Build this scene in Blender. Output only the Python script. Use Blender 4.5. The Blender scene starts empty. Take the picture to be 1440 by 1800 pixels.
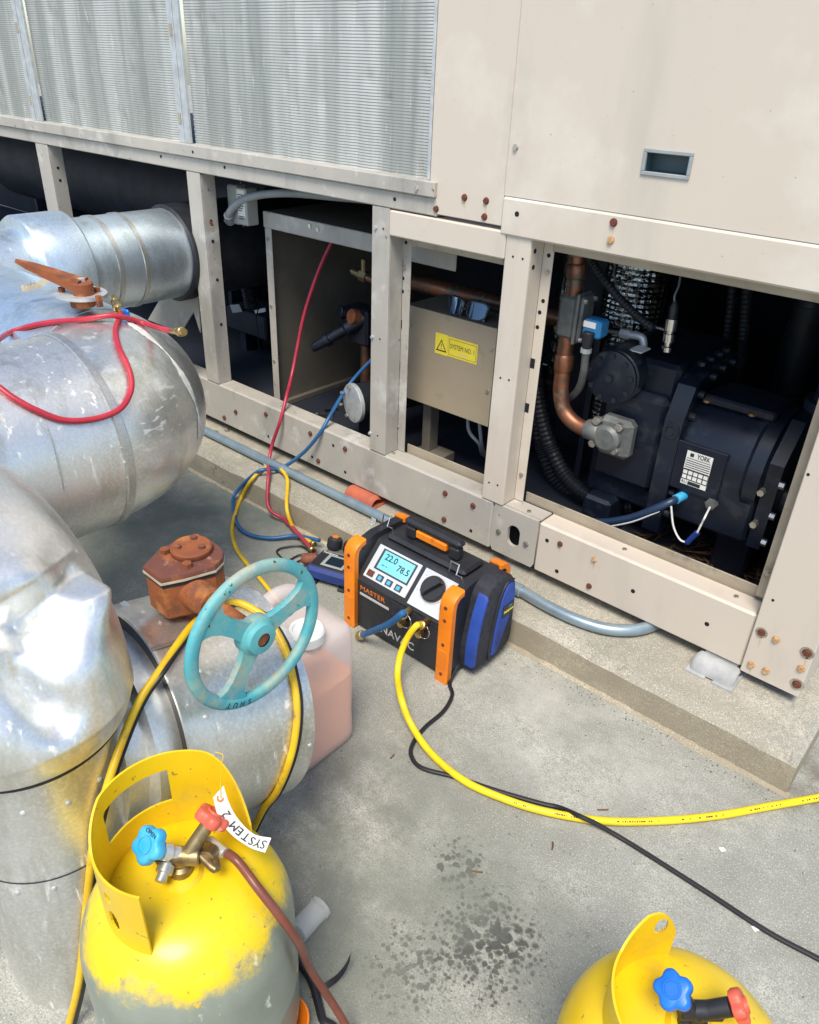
import bpy, math, random
from mathutils import Vector, Matrix
from mathutils.bvhtree import BVHTree
random.seed(7)
SC = bpy.context.scene
COL = SC.collection
R = math.radians

# ------------------------------------------------------------------ camera (solved from the vanishing points of the photograph)
PX, PY = 720.0, 900.0
VX, VZ = (-1110.0, 34.0), (622.0, 3236.0)
FP = math.sqrt(-((VX[0]-PX)*(VZ[0]-PX) + (VX[1]-PY)*(VZ[1]-PY)))
AX = -Vector((VX[0]-PX, VX[1]-PY, FP)).normalized()
AZ = -Vector((VZ[0]-PX, VZ[1]-PY, FP)).normalized()
AY = AZ.cross(AX).normalized(); AZ = AX.cross(AY)
H = 1.45
CAM = Vector((0, 0, H))
RW = Matrix((AX, AY, AZ))                      # camera -> world
cam = bpy.data.objects.new('camera', bpy.data.cameras.new('camera'))
COL.objects.link(cam)
m3 = Matrix((RW.col[0], -RW.col[1], -RW.col[2])).transposed()
cam.matrix_world = Matrix.Translation(CAM) @ m3.to_4x4()
cam.data.sensor_fit = 'HORIZONTAL'; cam.data.sensor_width = 36.0
cam.data.lens = 36.0*FP/1440.0
cam.data.clip_start = 0.02; cam.data.clip_end = 500
SC.camera = cam

# ------------------------------------------------------------------ light: open shade, soft bright sky
SUN_EL, SUN_AZ = R(60), R(152)                 # azimuth clockwise from +Y
w = bpy.data.worlds.new('World'); SC.world = w; w.use_nodes = True
nt = w.node_tree; nt.nodes.clear()
sky = nt.nodes.new('ShaderNodeTexSky'); sky.sky_type = 'NISHITA'; sky.sun_disc = False
sky.sun_elevation = SUN_EL; sky.sun_rotation = SUN_AZ
sky.air_density = 1.0; sky.dust_density = 1.2; sky.ozone_density = 1.0
bg = nt.nodes.new('ShaderNodeBackground'); bg.inputs['Strength'].default_value = 0.10
wo = nt.nodes.new('ShaderNodeOutputWorld')
nt.links.new(sky.outputs[0], bg.inputs[0]); nt.links.new(bg.outputs[0], wo.inputs[0])
sl = bpy.data.lights.new('sun', 'SUN'); sl.energy = 2.0; sl.angle = R(24); sl.color = (1.0, 0.92, 0.78)
so = bpy.data.objects.new('sun', sl); COL.objects.link(so)
sd = Vector((math.sin(SUN_AZ)*math.cos(SUN_EL), math.cos(SUN_AZ)*math.cos(SUN_EL), math.sin(SUN_EL)))
so.rotation_euler = (-sd).to_track_quat('-Z', 'Y').to_euler()
so.location = sd*20
vs = SC.view_settings
vs.view_transform = 'Standard'; vs.look = 'None'; vs.exposure = 1.08; vs.gamma = 1.0; vs.use_curve_mapping = False
SC.cycles.max_bounces = 8; SC.cycles.transparent_max_bounces = 12
SC.cycles.sample_clamp_indirect = 8

# ------------------------------------------------------------------ pixel -> place
def ray(px, py):
    return RW @ Vector(((px-PX)/FP, (py-PY)/FP, 1.0))
def on(px, py, axis, val):
    d = ray(px, py); t = (val-CAM[axis])/d[axis]
    return CAM + d*t
YF = 1.72                                       # front plane of the chiller frame
def F(px, py, y=YF): return on(px, py, 1, y)
def G(px, py, z=0.0): return on(px, py, 2, z)
def hit(bv, px, py, off=0.0):
    d = ray(px, py).normalized()
    p, n, i, t = bv.ray_cast(CAM, d)
    if p is None: return None
    if n.dot(d) > 0: n = -n
    return p + n*off

# ------------------------------------------------------------------ materials
MATS = {}
def nodes_of(name):
    m = bpy.data.materials.new(name); m.use_nodes = True
    t = m.node_tree
    b = t.nodes['Principled BSDF']
    MATS[name] = m
    return m, t, b
def N(t, kind, **kw):
    n = t.nodes.new(kind)
    for k, v in kw.items(): setattr(n, k, v)
    return n
def ramp(t, src, lo, hi, c0=(0,0,0,1), c1=(1,1,1,1)):
    r = N(t, 'ShaderNodeValToRGB')
    r.color_ramp.elements[0].position = lo; r.color_ramp.elements[1].position = hi
    r.color_ramp.elements[0].color = c0; r.color_ramp.elements[1].color = c1
    t.links.new(src, r.inputs[0]); return r.outputs[0]
def mixc(t, fac, a, b, mode='MIX'):
    m = N(t, 'ShaderNodeMix', data_type='RGBA', blend_type=mode)
    if isinstance(fac, (int, float)): m.inputs[0].default_value = fac
    else: t.links.new(fac, m.inputs[0])
    for i, c in ((6, a), (7, b)):
        if isinstance(c, tuple): m.inputs[i].default_value = (c[0], c[1], c[2], 1)
        else: t.links.new(c, m.inputs[i])
    return m.outputs[2]
def noise(t, scale, detail=5, stretch=(1,1,1), rough=.55, loc=(0,0,0), dist=0):
    co = N(t, 'ShaderNodeTexCoord'); mp = N(t, 'ShaderNodeMapping')
    mp.inputs['Scale'].default_value = stretch; mp.inputs['Location'].default_value = loc
    t.links.new(co.outputs['Object'], mp.inputs[0])
    n = N(t, 'ShaderNodeTexNoise')
    n.inputs['Scale'].default_value = scale; n.inputs['Detail'].default_value = detail
    n.inputs['Roughness'].default_value = rough; n.inputs['Distortion'].default_value = dist
    t.links.new(mp.outputs[0], n.inputs['Vector'])
    return n.outputs['Fac']
def bump(t, b, src, strength, dist=.002):
    n = N(t, 'ShaderNodeBump'); n.inputs['Strength'].default_value = strength; n.inputs['Distance'].default_value = dist
    t.links.new(src, n.inputs['Height']); t.links.new(n.outputs[0], b.inputs['Normal'])
def simple(name, base, rough=.5, metal=0.0, var=None, vscale=6, vr=(.38,.62), stretch=(1,1,1), layers=(), bmp=0, bscale=80, coat=0, spec=.5, rvar=.12):
    """base colour, a second tone by noise, then layers (colour, scale, lo, hi, stretch) of dirt, wear or rust"""
    m, t, b = nodes_of(name)
    col = base
    if var:
        col = mixc(t, ramp(t, noise(t, vscale, 6, stretch), vr[0], vr[1]), base, var)
    for k, L in enumerate(layers):
        c, sc, lo, hi = L[:4]; st = L[4] if len(L) > 4 else (1,1,1)
        f = ramp(t, noise(t, sc, 7, st, .62, loc=(3.1*k+1, 7.7*k, 1.3*k)), lo, hi)
        col = mixc(t, f, col, c)
    if isinstance(col, tuple): b.inputs['Base Color'].default_value = (*col, 1)
    else: t.links.new(col, b.inputs['Base Color'])
    b.inputs['Metallic'].default_value = metal
    b.inputs['Specular IOR Level'].default_value = spec
    b.inputs['Coat Weight'].default_value = coat
    if rvar:
        f = noise(t, vscale*2.3, 4, stretch)
        mr = N(t, 'ShaderNodeMapRange'); mr.inputs[3].default_value = max(.03, rough-rvar); mr.inputs[4].default_value = min(1, rough+rvar)
        t.links.new(f, mr.inputs[0]); t.links.new(mr.outputs[0], b.inputs['Roughness'])
    else: b.inputs['Roughness'].default_value = rough
    if bmp: bump(t, b, noise(t, bscale, 6), bmp)
    return m

# painted sheet metal of the chiller
simple('paint', (.60,.532,.452), .42, var=(.57,.508,.432), vscale=2.2, vr=(.3,.7), layers=[((.49,.45,.385), 5, .52, .72, (1,1,.22)), ((.66,.61,.53), 3.0, .54, .72), ((.38,.34,.28), 90, .68, .73)], bmp=.05, bscale=25, spec=.4)
simple('paint_shaded_grimy', (.46,.43,.375), .45, var=(.39,.37,.335), vscale=4, vr=(.35,.65), layers=[((.27,.265,.245), 6, .53, .72, (1,1,.35)), ((.56,.55,.52), 9, .56, .70), ((.14,.135,.12), 45, .655, .70)], bmp=.08, bscale=30, spec=.4)  # darker, cooler copy of the paint: left half's shade coloured in, plus grime
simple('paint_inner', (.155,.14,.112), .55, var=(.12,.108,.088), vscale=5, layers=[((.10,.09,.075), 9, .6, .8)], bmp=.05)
simple('lip_metal', (.43,.38,.29), .45, var=(.36,.31,.24), vscale=9, layers=[((.22,.19,.14), 14, .58, .75)], metal=.25)
simple('galvanised', (.60,.63,.64), .42, metal=.45, var=(.48,.51,.53), vscale=30, layers=[((.3,.3,.29), 12, .6, .8)])
simple('void_shade', (.012,.018,.034), .8, var=(.008,.012,.022), vscale=3)  # near black navy: shade of the unlit interior put into the colour
simple('shell_black', (.007,.011,.024), .6, var=(.016,.022,.04), vscale=6, bmp=.1)
simple('compressor_paint', (.007,.011,.023), .36, var=(.005,.008,.017), vscale=9, layers=[((.028,.034,.042), 16, .56, .72)], bmp=.12, bscale=120)
simple('bolt_dark', (.035,.042,.055), .4, metal=.6)
simple('bolt_zinc', (.62,.60,.54), .35, metal=.85, var=(.45,.42,.36), vscale=90)
simple('bolt_rust', (.17,.05,.025), .85, var=(.09,.03,.02), vscale=150, bmp=.3, bscale=300)
simple('bolt_rust_pale', (.42,.22,.09), .8, var=(.55,.40,.24), vscale=140, bmp=.3, bscale=300)
simple('hole_shade', (.006,.007,.010), .9, rvar=0)  # black for the shade inside drilled openings
simple('rust_stain', (.52,.36,.20), .6, var=(.58,.50,.38), vscale=60)
simple('copper', (.36,.15,.085), .46, metal=.8, var=(.22,.10,.065), vscale=16, layers=[((.13,.115,.09), 18, .48, .64), ((.50,.30,.22), 20, .58, .72), ((.16,.22,.19), 26, .62, .72)])
simple('brass', (.66,.47,.19), .32, metal=1, var=(.48,.32,.13), vscale=60)
simple('brass_dull', (.36,.27,.13), .45, metal=.9, var=(.22,.17,.10), vscale=50)
simple('chrome', (.78,.78,.78), .12, metal=1, rvar=.04)
simple('cast_grey', (.19,.20,.19), .5, metal=.4, var=(.13,.14,.14), vscale=30, bmp=.2, bscale=200)
simple('rubber_black', (.012,.014,.019), .5, var=(.020,.022,.027), vscale=30)
simple('rust', (.30,.090,.026), .8, var=(.20,.060,.024), vscale=14, layers=[((.42,.16,.04), 24, .54, .68), ((.10,.042,.03), 11, .57, .70)], bmp=.5, bscale=160)
simple('rust_cover', (.17,.055,.034), .75, var=(.11,.042,.032), vscale=12, layers=[((.30,.10,.035), 22, .55, .66), ((.30,.20,.16), 34, .60, .70)], bmp=.4, bscale=160)
simple('gasket_cream', (.55,.50,.38), .7, var=(.40,.34,.24), vscale=40)
simple('wheel_paint', (.11,.40,.42), .62, var=(.055,.33,.40), vscale=11, layers=[((.42,.40,.29), 7, .54, .66), ((.27,.44,.38), 13, .52, .70), ((.05,.035,.025), 34, .63, .66)], bmp=.25, bscale=70)
simple('yellow_paint', (.82,.57,.012), .36, var=(.74,.49,.010), vscale=7, layers=[((.60,.42,.03), 12, .54, .72), ((.30,.21,.05), 60, .655, .69)], bmp=.06, bscale=45, coat=.15)
simple('yellow_hose', (.86,.64,.015), .38, var=(.78,.56,.012), vscale=18, layers=[((.42,.33,.07), 26, .64, .78)])
simple('yellow_hose_worn', (.80,.52,.015), .42, var=(.66,.40,.012), vscale=18, layers=[((.25,.19,.06), 26, .60, .76)])
simple('red_hose', (.48,.030,.050), .36, var=(.40,.022,.042), vscale=18, layers=[((.22,.03,.035), 30, .60, .72)])
simple('red_hose_bay', (.42,.030,.062), .38, var=(.34,.022,.05), vscale=18)
simple('blue_hose', (.020,.12,.30), .38, var=(.016,.085,.22), vscale=18)
simple('brown_hose', (.20,.062,.040), .36, var=(.15,.045,.032), vscale=20)
simple('cord_black', (.012,.013,.018), .42, rvar=.08)
simple('conduit', (.34,.43,.49), .38, metal=.6, var=(.27,.36,.42), vscale=14, layers=[((.22,.24,.25), 20, .62, .78)])  # blue of the reflected sky tinted into the steel
simple('conduit_grey', (.32,.35,.36), .55, var=(.27,.30,.31), vscale=14)
simple('isolator_red', (.50,.12,.06), .75, var=(.38,.10,.06), vscale=20, layers=[((.30,.16,.12), 30, .58, .75)], bmp=.2)
simple('isolator_grey', (.42,.43,.43), .72, var=(.32,.33,.33), vscale=20, layers=[((.28,.28,.27), 32, .6, .75)], bmp=.25, bscale=60)
simple('case_black', (.014,.016,.022), .48, var=(.022,.024,.030), vscale=14, layers=[((.05,.05,.055), 40, .68, .8)], bmp=.12, bscale=350)
simple('guard_orange', (.86,.25,.008), .45, var=(.78,.20,.008), vscale=9, layers=[((.34,.11,.02), 22, .62, .74)])
simple('panel_silver', (.62,.66,.70), .45, var=(.55,.59,.64), vscale=8, metal=.2)
simple('button_dark', (.045,.05,.06), .4, rvar=0)
simple('nylon_black', (.014,.016,.024), .75, var=(.026,.028,.038), vscale=60, bmp=.5, bscale=500)
simple('nylon_blue', (.022,.075,.40), .65, var=(.016,.055,.30), vscale=14, bmp=.4, bscale=500)
simple('manifold_blue', (.018,.045,.22), .42, var=(.013,.034,.17), vscale=14)
simple('knob_blue', (.010,.16,.62), .40, var=(.008,.13,.52), vscale=25)
simple('knob_cyan', (.03,.37,.68), .45, var=(.10,.48,.72), vscale=25)
simple('knob_red', (.70,.13,.075), .45, var=(.62,.10,.06), vscale=25, layers=[((.8,.55,.45), 30, .62, .74)])
simple('white_plastic', (.74,.74,.72), .45, var=(.68,.68,.66), vscale=14)
simple('box_grey', (.40,.41,.38), .5, var=(.34,.35,.33), vscale=14)
simple('paper', (.80,.79,.75), .7, var=(.74,.73,.68), vscale=12)
simple('ink', (.02,.02,.025), .6, rvar=0)
simple('ink_orange', (.75,.20,.02), .5, rvar=0)
simple('ink_grey', (.50,.50,.50), .5, rvar=0)
simple('ink_yellow', (.80,.70,.05), .5, rvar=0)
simple('ink_cyan', (.08,.40,.60), .5, rvar=0)
simple('sticker_yellow', (.84,.70,.06), .5, var=(.80,.64,.05), vscale=20)
simple('solenoid_blue', (.03,.22,.48), .45, var=(.02,.17,.40), vscale=30)
simple('leaf_brown', (.16,.085,.030), .8, var=(.09,.05,.022), vscale=30)
simple('leaf_orange', (.40,.16,.035), .75, var=(.30,.11,.03), vscale=60)
simple('orange_plastic', (.85,.22,.01), .4, var=(.75,.18,.01), vscale=14)
simple('glasses_frame', (.012,.016,.024), .3, rvar=.05)
simple('glasses_lens', (.06,.10,.16), .04, metal=.75, rvar=.02)

def metal_jacket(name, spots=.66, base=(.66,.66,.63), dull=(.45,.45,.42), r0=.20, r1=.42, streak=(1,1,.22), sc=34, amt=.75, bs=.13, bd=4):
    m, t, b = nodes_of(name)
    col = mixc(t, ramp(t, noise(t, 4, 8, (1,1,.5), .65), .36, .66), base, dull)
    col = mixc(t, ramp(t, noise(t, 170, 3), .42, .78), col, tuple(min(1, c*1.12) for c in base))
    col = mixc(t, ramp(t, noise(t, 16, 8, (1,1,.25), .7, (2,2,7)), .50, .72), col, (dull[0]*.80, dull[1]*.78, dull[2]*.70))
    # dried runs and splashes of pale mastic
    f = ramp(t, noise(t, sc, 5, streak, .62, (5,2,1)), spots, spots+.07)
    f2 = ramp(t, noise(t, 3.6, 5, (1,1,1), .6), .44, .60)
    mm = N(t, 'ShaderNodeMath', operation='MULTIPLY'); t.links.new(f, mm.inputs[0]); t.links.new(f2, mm.inputs[1])
    m9 = N(t, 'ShaderNodeMath', operation='MULTIPLY'); m9.inputs[1].default_value = amt; t.links.new(mm.outputs[0], m9.inputs[0]); mm = m9
    col = mixc(t, mm.outputs[0], col, (.80,.79,.74))
    t.links.new(col, b.inputs['Base Color'])
    mk = N(t, 'ShaderNodeMath', operation='MULTIPLY_ADD'); mk.inputs[1].default_value = -.88; mk.inputs[2].default_value = .88; t.links.new(mm.outputs[0], mk.inputs[0]); t.links.new(mk.outputs[0], b.inputs['Metallic'])
    mr = N(t, 'ShaderNodeMapRange'); mr.inputs[3].default_value = r0; mr.inputs[4].default_value = r1
    t.links.new(noise(t, 12, 7, (1,1,.4), .7), mr.inputs[0])
    ad = N(t, 'ShaderNodeMath', operation='MULTIPLY_ADD'); ad.inputs[1].default_value = .3; t.links.new(mm.outputs[0], ad.inputs[0]); t.links.new(mr.outputs[0], ad.inputs[2])
    t.links.new(ad.outputs[0], b.inputs['Roughness'])
    bump(t, b, noise(t, 5, bd, (1,1,1), .5), bs, .008)
    return m
metal_jacket('jacket', .60, base=(.80,.80,.77), dull=(.62,.62,.58), r0=.30, r1=.48, sc=60, streak=(1,1,.16))
metal_jacket('jacket_smooth', .62, base=(.86,.86,.83), dull=(.76,.76,.73), r0=.33, r1=.45, sc=60, streak=(1,1,.3), bs=.03, bd=2)
metal_jacket('jacket_sky_tint', .70, base=(.66,.76,.83), dull=(.52,.61,.68), r0=.30, r1=.48)  # same aluminium, with the reflected sky's blue put into its base colour
metal_jacket('jacket_streaked', .555, base=(.78,.80,.78), dull=(.58,.61,.60), r0=.26, r1=.44, sc=75, streak=(.35,.35,1), amt=.4)
metal_jacket('band', .75, base=(.60,.60,.57), dull=(.42,.42,.40), r0=.3, r1=.5)

def voro(t, scale, loc=(0,0,0), feat='F1'):
    co = N(t, 'ShaderNodeTexCoord'); mp = N(t, 'ShaderNodeMapping'); mp.inputs['Location'].default_value = loc
    t.links.new(co.outputs['Object'], mp.inputs[0])
    v = N(t, 'ShaderNodeTexVoronoi', feature=feat); v.inputs['Scale'].default_value = scale
    t.links.new(mp.outputs[0], v.inputs['Vector']); return v
def concrete(name, base, var, stains=(), tan=None):  # stains may also hold a painted patch of shade
    m, t, b = nodes_of(name)
    k = lambda f: tuple(min(1, c*f) for c in base)
    col = mixc(t, ramp(t, noise(t, 1.1, 8, (1,1,1), .62), .36, .64), base, var)
    col = mixc(t, ramp(t, noise(t, 4.2, 8, (1,1,1), .7, (4,9,0)), .44, .60), col, k(.68))
    col = mixc(t, ramp(t, noise(t, 2.3, 9, (1,1,1), .72, (14,3,0)), .47, .62), col, k(1.32))
    col = mixc(t, ramp(t, noise(t, 11, 8, (1,1,1), .75, (1,3,0)), .50, .72), col, (base[0]*.80, base[1]*.84, base[2]*.80))
    col = mixc(t, ramp(t, noise(t, 60, 6, (1,1,1), .7, (2,2,5)), .46, .64), col, k(.80))
    col = mixc(t, ramp(t, noise(t, 260, 3, (1,1,1), .6), .46, .64), col, k(.66))
    col = mixc(t, ramp(t, noise(t, 300, 2, (1,1,1), .5, (8,1,3)), .57, .70), col, k(1.40))
    # small round pits
    v = voro(t, 95, (3,1,0)); pit = ramp(t, v.outputs['Distance'], .10, .20, (1,1,1,1), (0,0,0,1))
    sel = ramp(t, noise(t, 30, 3, (1,1,1), .5, (6,6,0)), .56, .62)
    mu = N(t, 'ShaderNodeMath', operation='MULTIPLY'); t.links.new(pit, mu.inputs[0]); t.links.new(sel, mu.inputs[1])
    col = mixc(t, mu.outputs[0], col, k(.40))
    if tan: # dirt washed down the cast face
        col = mixc(t, ramp(t, noise(t, 3.4, 7, (1,1,1.6), .65, (1,5,2)), .40, .62), col, tan)
    # hairline cracks, trowel arcs
    cn = noise(t, 1.7, 6, (1,1.6,1), .7, (2,8,0), .6)
    ab = N(t, 'ShaderNodeMath', operation='SUBTRACT'); ab.inputs[1].default_value = .5; t.links.new(cn, ab.inputs[0])
    a2 = N(t, 'ShaderNodeMath', operation='ABSOLUTE'); t.links.new(ab.outputs[0], a2.inputs[0])
    ck = ramp(t, a2.outputs[0], .0006, .0022, (1,1,1,1), (0,0,0,1))
    gate = ramp(t, noise(t, .9, 2, (1,1,1), .5, (5,1,0)), .56, .60)
    m3_ = N(t, 'ShaderNodeMath', operation='MULTIPLY'); t.links.new(ck, m3_.inputs[0]); t.links.new(gate, m3_.inputs[1])
    col = mixc(t, m3_.outputs[0], col, k(.45))
    co = N(t, 'ShaderNodeTexCoord')
    for q, (x, y, rad, scale, lo, hi, amt, c) in enumerate(stains):
        vm = N(t, 'ShaderNodeVectorMath', operation='DISTANCE'); vm.inputs[1].default_value = (x, y, 0)
        t.links.new(co.outputs['Object'], vm.inputs[0])
        mr = N(t, 'ShaderNodeMapRange', interpolation_type='SMOOTHSTEP'); mr.inputs[1].default_value = rad; mr.inputs[2].default_value = rad*.15
        t.links.new(vm.outputs['Value'], mr.inputs[0])
        if scale > 40:                             # oil drips: round blots of many sizes
            wb = N(t, 'ShaderNodeTexNoise'); wb.inputs['Scale'].default_value = 90; wb.inputs['Detail'].default_value = 5; t.links.new(co.outputs['Object'], wb.inputs['Vector'])
            vv = voro(t, scale, (q*3.3, q*1.7, 0)); sep = N(t, 'ShaderNodeSeparateColor'); t.links.new(vv.outputs['Color'], sep.inputs[0])
            rs = N(t, 'ShaderNodeMath', operation='MULTIPLY'); t.links.new(sep.outputs[0], rs.inputs[0]); t.links.new(mr.outputs[0], rs.inputs[1])
            r2 = N(t, 'ShaderNodeMath', operation='MULTIPLY'); r2.inputs[1].default_value = .85; t.links.new(rs.outputs[0], r2.inputs[0])
            df = N(t, 'ShaderNodeMath', operation='SUBTRACT'); t.links.new(r2.outputs[0], df.inputs[0]); t.links.new(vv.outputs['Distance'], df.inputs[1])
            d2 = N(t, 'ShaderNodeMath', operation='MULTIPLY_ADD'); d2.inputs[1].default_value = .55; t.links.new(wb.outputs['Fac'], d2.inputs[0]); t.links.new(df.outputs[0], d2.inputs[2])
            nz = ramp(t, d2.outputs[0], lo, hi)
            gt = N(t, 'ShaderNodeMath', operation='MULTIPLY', use_clamp=True); gt.inputs[1].default_value = 3.0; t.links.new(mr.outputs[0], gt.inputs[0])
            g2 = N(t, 'ShaderNodeMath', operation='MULTIPLY'); t.links.new(nz, g2.inputs[0]); t.links.new(gt.outputs[0], g2.inputs[1])
            m2 = N(t, 'ShaderNodeMath', operation='MULTIPLY'); m2.inputs[1].default_value = amt; t.links.new(g2.outputs[0], m2.inputs[0])
        else:
            nz = ramp(t, noise(t, scale, 6, (1,1,1), .65, (q*3.3, q*1.7, 0)), lo, hi)
            mu = N(t, 'ShaderNodeMath', operation='MULTIPLY'); t.links.new(mr.outputs[0], mu.inputs[0]); t.links.new(nz, mu.inputs[1])
            m2 = N(t, 'ShaderNodeMath', operation='MULTIPLY'); m2.inputs[1].default_value = amt; t.links.new(mu.outputs[0], m2.inputs[0])
        col = mixc(t, m2.outputs[0], col, c)
    t.links.new(col, b.inputs['Base Color'])
    b.inputs['Roughness'].default_value = .85; b.inputs['Specular IOR Level'].default_value = .3
    h1 = noise(t, 260, 3); h2 = noise(t, 22, 7, (1,1,1), .7)
    ad = N(t, 'ShaderNodeMath', operation='ADD'); t.links.new(h1, ad.inputs[0]); t.links.new(h2, ad.inputs[1])
    bump(t, b, ad.outputs[0], .5, .003)
    return m
def gs(px, py): p = G(px, py); return p.x, p.y
DK = (.045,.047,.043)
concrete('ground_concrete', (.365,.365,.325), (.275,.285,.26), stains=[
    (*gs(872,1645), .125, 55, .02, .34, .95, DK), (*gs(850,1660), .17, 95, .06, .36, .9, DK), (*gs(805,1520), .10, 80, .06, .36, .85, DK), (*gs(720,1700), .13, 100, .10, .38, .7, DK), (*gs(860,1640), .20, 9, .42, .60, .55, (.13,.135,.12)),
    (*gs(600,1500), .55, 5, .40, .58, .72, (.15,.16,.135)), (*gs(760,1700), .50, 4, .38, .58, .75, (.17,.185,.155)),
    (*gs(330,880), .95, 4, .36, .60, .75, (.12,.15,.14)), (*gs(760,1345), .30, 7, .40, .64, .45, (.17,.175,.15)), (*gs(1400,1365), .18, 18, .40, .60, .7, (.13,.115,.085)),  # first patch paints the shade on the slab between the pipes
    (*gs(1000,1290), .40, 6, .44, .64, .45, (.52,.51,.46))])
concrete('plinth_concrete', (.41,.385,.32), (.35,.325,.265))
concrete('plinth_face', (.42,.375,.285), (.35,.31,.235), tan=(.31,.27,.20))

def coil_mat():
    m, t, b = nodes_of('coil_fins')
    c = mixc(t, ramp(t, noise(t, 9, 3, (1,.1,.05), .5), .40, .60), (.62,.63,.60), (.37,.39,.365))  # upright bands of soft shading and reflection painted into the fins
    c = mixc(t, ramp(t, noise(t, 120, 3, (1,.1,.10)), .62, .74), c, (.70,.71,.68))
    c = mixc(t, ramp(t, noise(t, 3, 6, (1,1,.3), .6, (3,0,9)), .56, .74), c, (.28,.30,.26))
    co = N(t, 'ShaderNodeTexCoord'); sx = N(t, 'ShaderNodeSeparateXYZ'); t.links.new(co.outputs['Object'], sx.inputs[0])
    mu = N(t, 'ShaderNodeMath', operation='MULTIPLY'); mu.inputs[1].default_value = 2*math.pi/.0076; t.links.new(sx.outputs['Z'], mu.inputs[0])
    sn_ = N(t, 'ShaderNodeMath', operation='SINE'); t.links.new(mu.outputs[0], sn_.inputs[0])
    c = mixc(t, ramp(t, sn_.outputs[0], .0, 1.0), c, (.20,.215,.21))     # dark gaps between the coil tubes
    t.links.new(c, b.inputs['Base Color']); b.inputs['Metallic'].default_value = .35; b.inputs['Roughness'].default_value = .5
coil_mat()

def foil_mat():
    m, t, b = nodes_of('foil_wrap')
    b.inputs['Base Color'].default_value = (.30,.33,.34,1); b.inputs['Metallic'].default_value = 1; b.inputs['Roughness'].default_value = .18
    bump(t, b, noise(t, 40, 3), .5, .01)
foil_mat()

def cyl_mat(name, split, lo_col, lo_var):
    """recovery cylinder: yellow top coat sprayed over grey lower shell, ragged overspray edge"""
    m, t, b = nodes_of(name)
    yel = mixc(t, ramp(t, noise(t, 8, 6), .35, .68), (.82,.60,.010), (.74,.52,.008))
    yel = mixc(t, ramp(t, noise(t, 70, 4, (1,1,1), .6), .66, .70), yel, (.26,.20,.05))
    yel = mixc(t, ramp(t, noise(t, 5, 7, (1,1,1), .7, (6,3,3)), .52, .72), yel, (.58,.44,.03))
    yel = mixc(t, ramp(t, noise(t, 26, 7, (1,1,.35), .7, (1,8,3)), .64, .68), yel, (.42,.33,.06))
    gry = mixc(t, ramp(t, noise(t, 7, 7, (1,1,.7), .6), .38, .64), lo_col, lo_var)
    gry = mixc(t, ramp(t, noise(t, 36, 6, (1,1,.5), .65, (2,2,8)), .62, .68), gry, (.62,.63,.55))
    gry = mixc(t, ramp(t, noise(t, 22, 6, (1,1,1.4), .6, (9,1,4)), .66, .69), gry, (.75,.42,.03))
    gry = mixc(t, ramp(t, noise(t, 15, 7, (1,1,1), .65, (5,5,2)), .68, .71), gry, (.09,.085,.06))
    co = N(t, 'ShaderNodeTexCoord'); sx = N(t, 'ShaderNodeSeparateXYZ'); t.links.new(co.outputs['Object'], sx.inputs[0])
    n1 = noise(t, 11, 9, (1,1,1), .72, (1,2,3))
    a = N(t, 'ShaderNodeMath', operation='MULTIPLY_ADD'); a.inputs[1].default_value = .17; t.links.new(n1, a.inputs[0]); t.links.new(sx.outputs['Z'], a.inputs[2])
    mr = N(t, 'ShaderNodeMapRange', interpolation_type='SMOOTHSTEP'); mr.inputs[1].default_value = split+.045; mr.inputs[2].default_value = split+.085
    t.links.new(a.outputs[0], mr.inputs[0])
    t.links.new(mixc(t, mr.outputs[0], gry, yel), b.inputs['Base Color'])
    b.inputs['Roughness'].default_value = .36; b.inputs['Coat Weight'].default_value = .1
    bump(t, b, noise(t, 28, 6), .10, .003)
cyl_mat('cylinder_shell', .392, (.26,.29,.24), (.19,.22,.18))

def jug_mats():
    m, t, b = nodes_of('jug_plastic')
    b.inputs['Base Color'].default_value = (.90,.84,.84,1); b.inputs['Roughness'].default_value = .35
    b.inputs['Subsurface Weight'].default_value = .0
    tr = N(t, 'ShaderNodeBsdfTransparent'); tr.inputs[0].default_value = (.97,.93,.92,1)
    tl = N(t, 'ShaderNodeBsdfTranslucent'); tl.inputs[0].default_value = (.88,.82,.82,1)
    m1 = N(t, 'ShaderNodeMixShader'); m1.inputs[0].default_value = .22
    m2 = N(t, 'ShaderNodeMixShader'); m2.inputs[0].default_value = .52
    out = t.nodes['Material Output']
    t.links.new(b.outputs[0], m1.inputs[1]); t.links.new(tl.outputs[0], m1.inputs[2])
    t.links.new(m1.outputs[0], m2.inputs[1]); t.links.new(tr.outputs[0], m2.inputs[2]); t.links.new(m2.outputs[0], out.inputs[0])
    simple('jug_liquid', (.95,.42,.17), .3, var=(.93,.38,.15), vscale=4, rvar=0)
    m, t, b = nodes_of('clear_plastic')
    b.inputs['Base Color'].default_value = (.8,.8,.78,1); b.inputs['Roughness'].default_value = .2
    tr = N(t, 'ShaderNodeBsdfTransparent'); m2 = N(t, 'ShaderNodeMixShader'); m2.inputs[0].default_value = .62
    out = t.nodes['Material Output']
    t.links.new(b.outputs[0], m2.inputs[1]); t.links.new(tr.outputs[0], m2.inputs[2]); t.links.new(m2.outputs[0], out.inputs[0])
    m, t, b = nodes_of('lcd')
    b.inputs['Base Color'].default_value = (.16,.46,.52,1); b.inputs['Roughness'].default_value = .15
    b.inputs['Emission Color'].default_value = (.10,.62,.80,1); b.inputs['Emission Strength'].default_value = .16
jug_mats()
simple('lcd_ink', (.012,.06,.085), .4, rvar=0)

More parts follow.
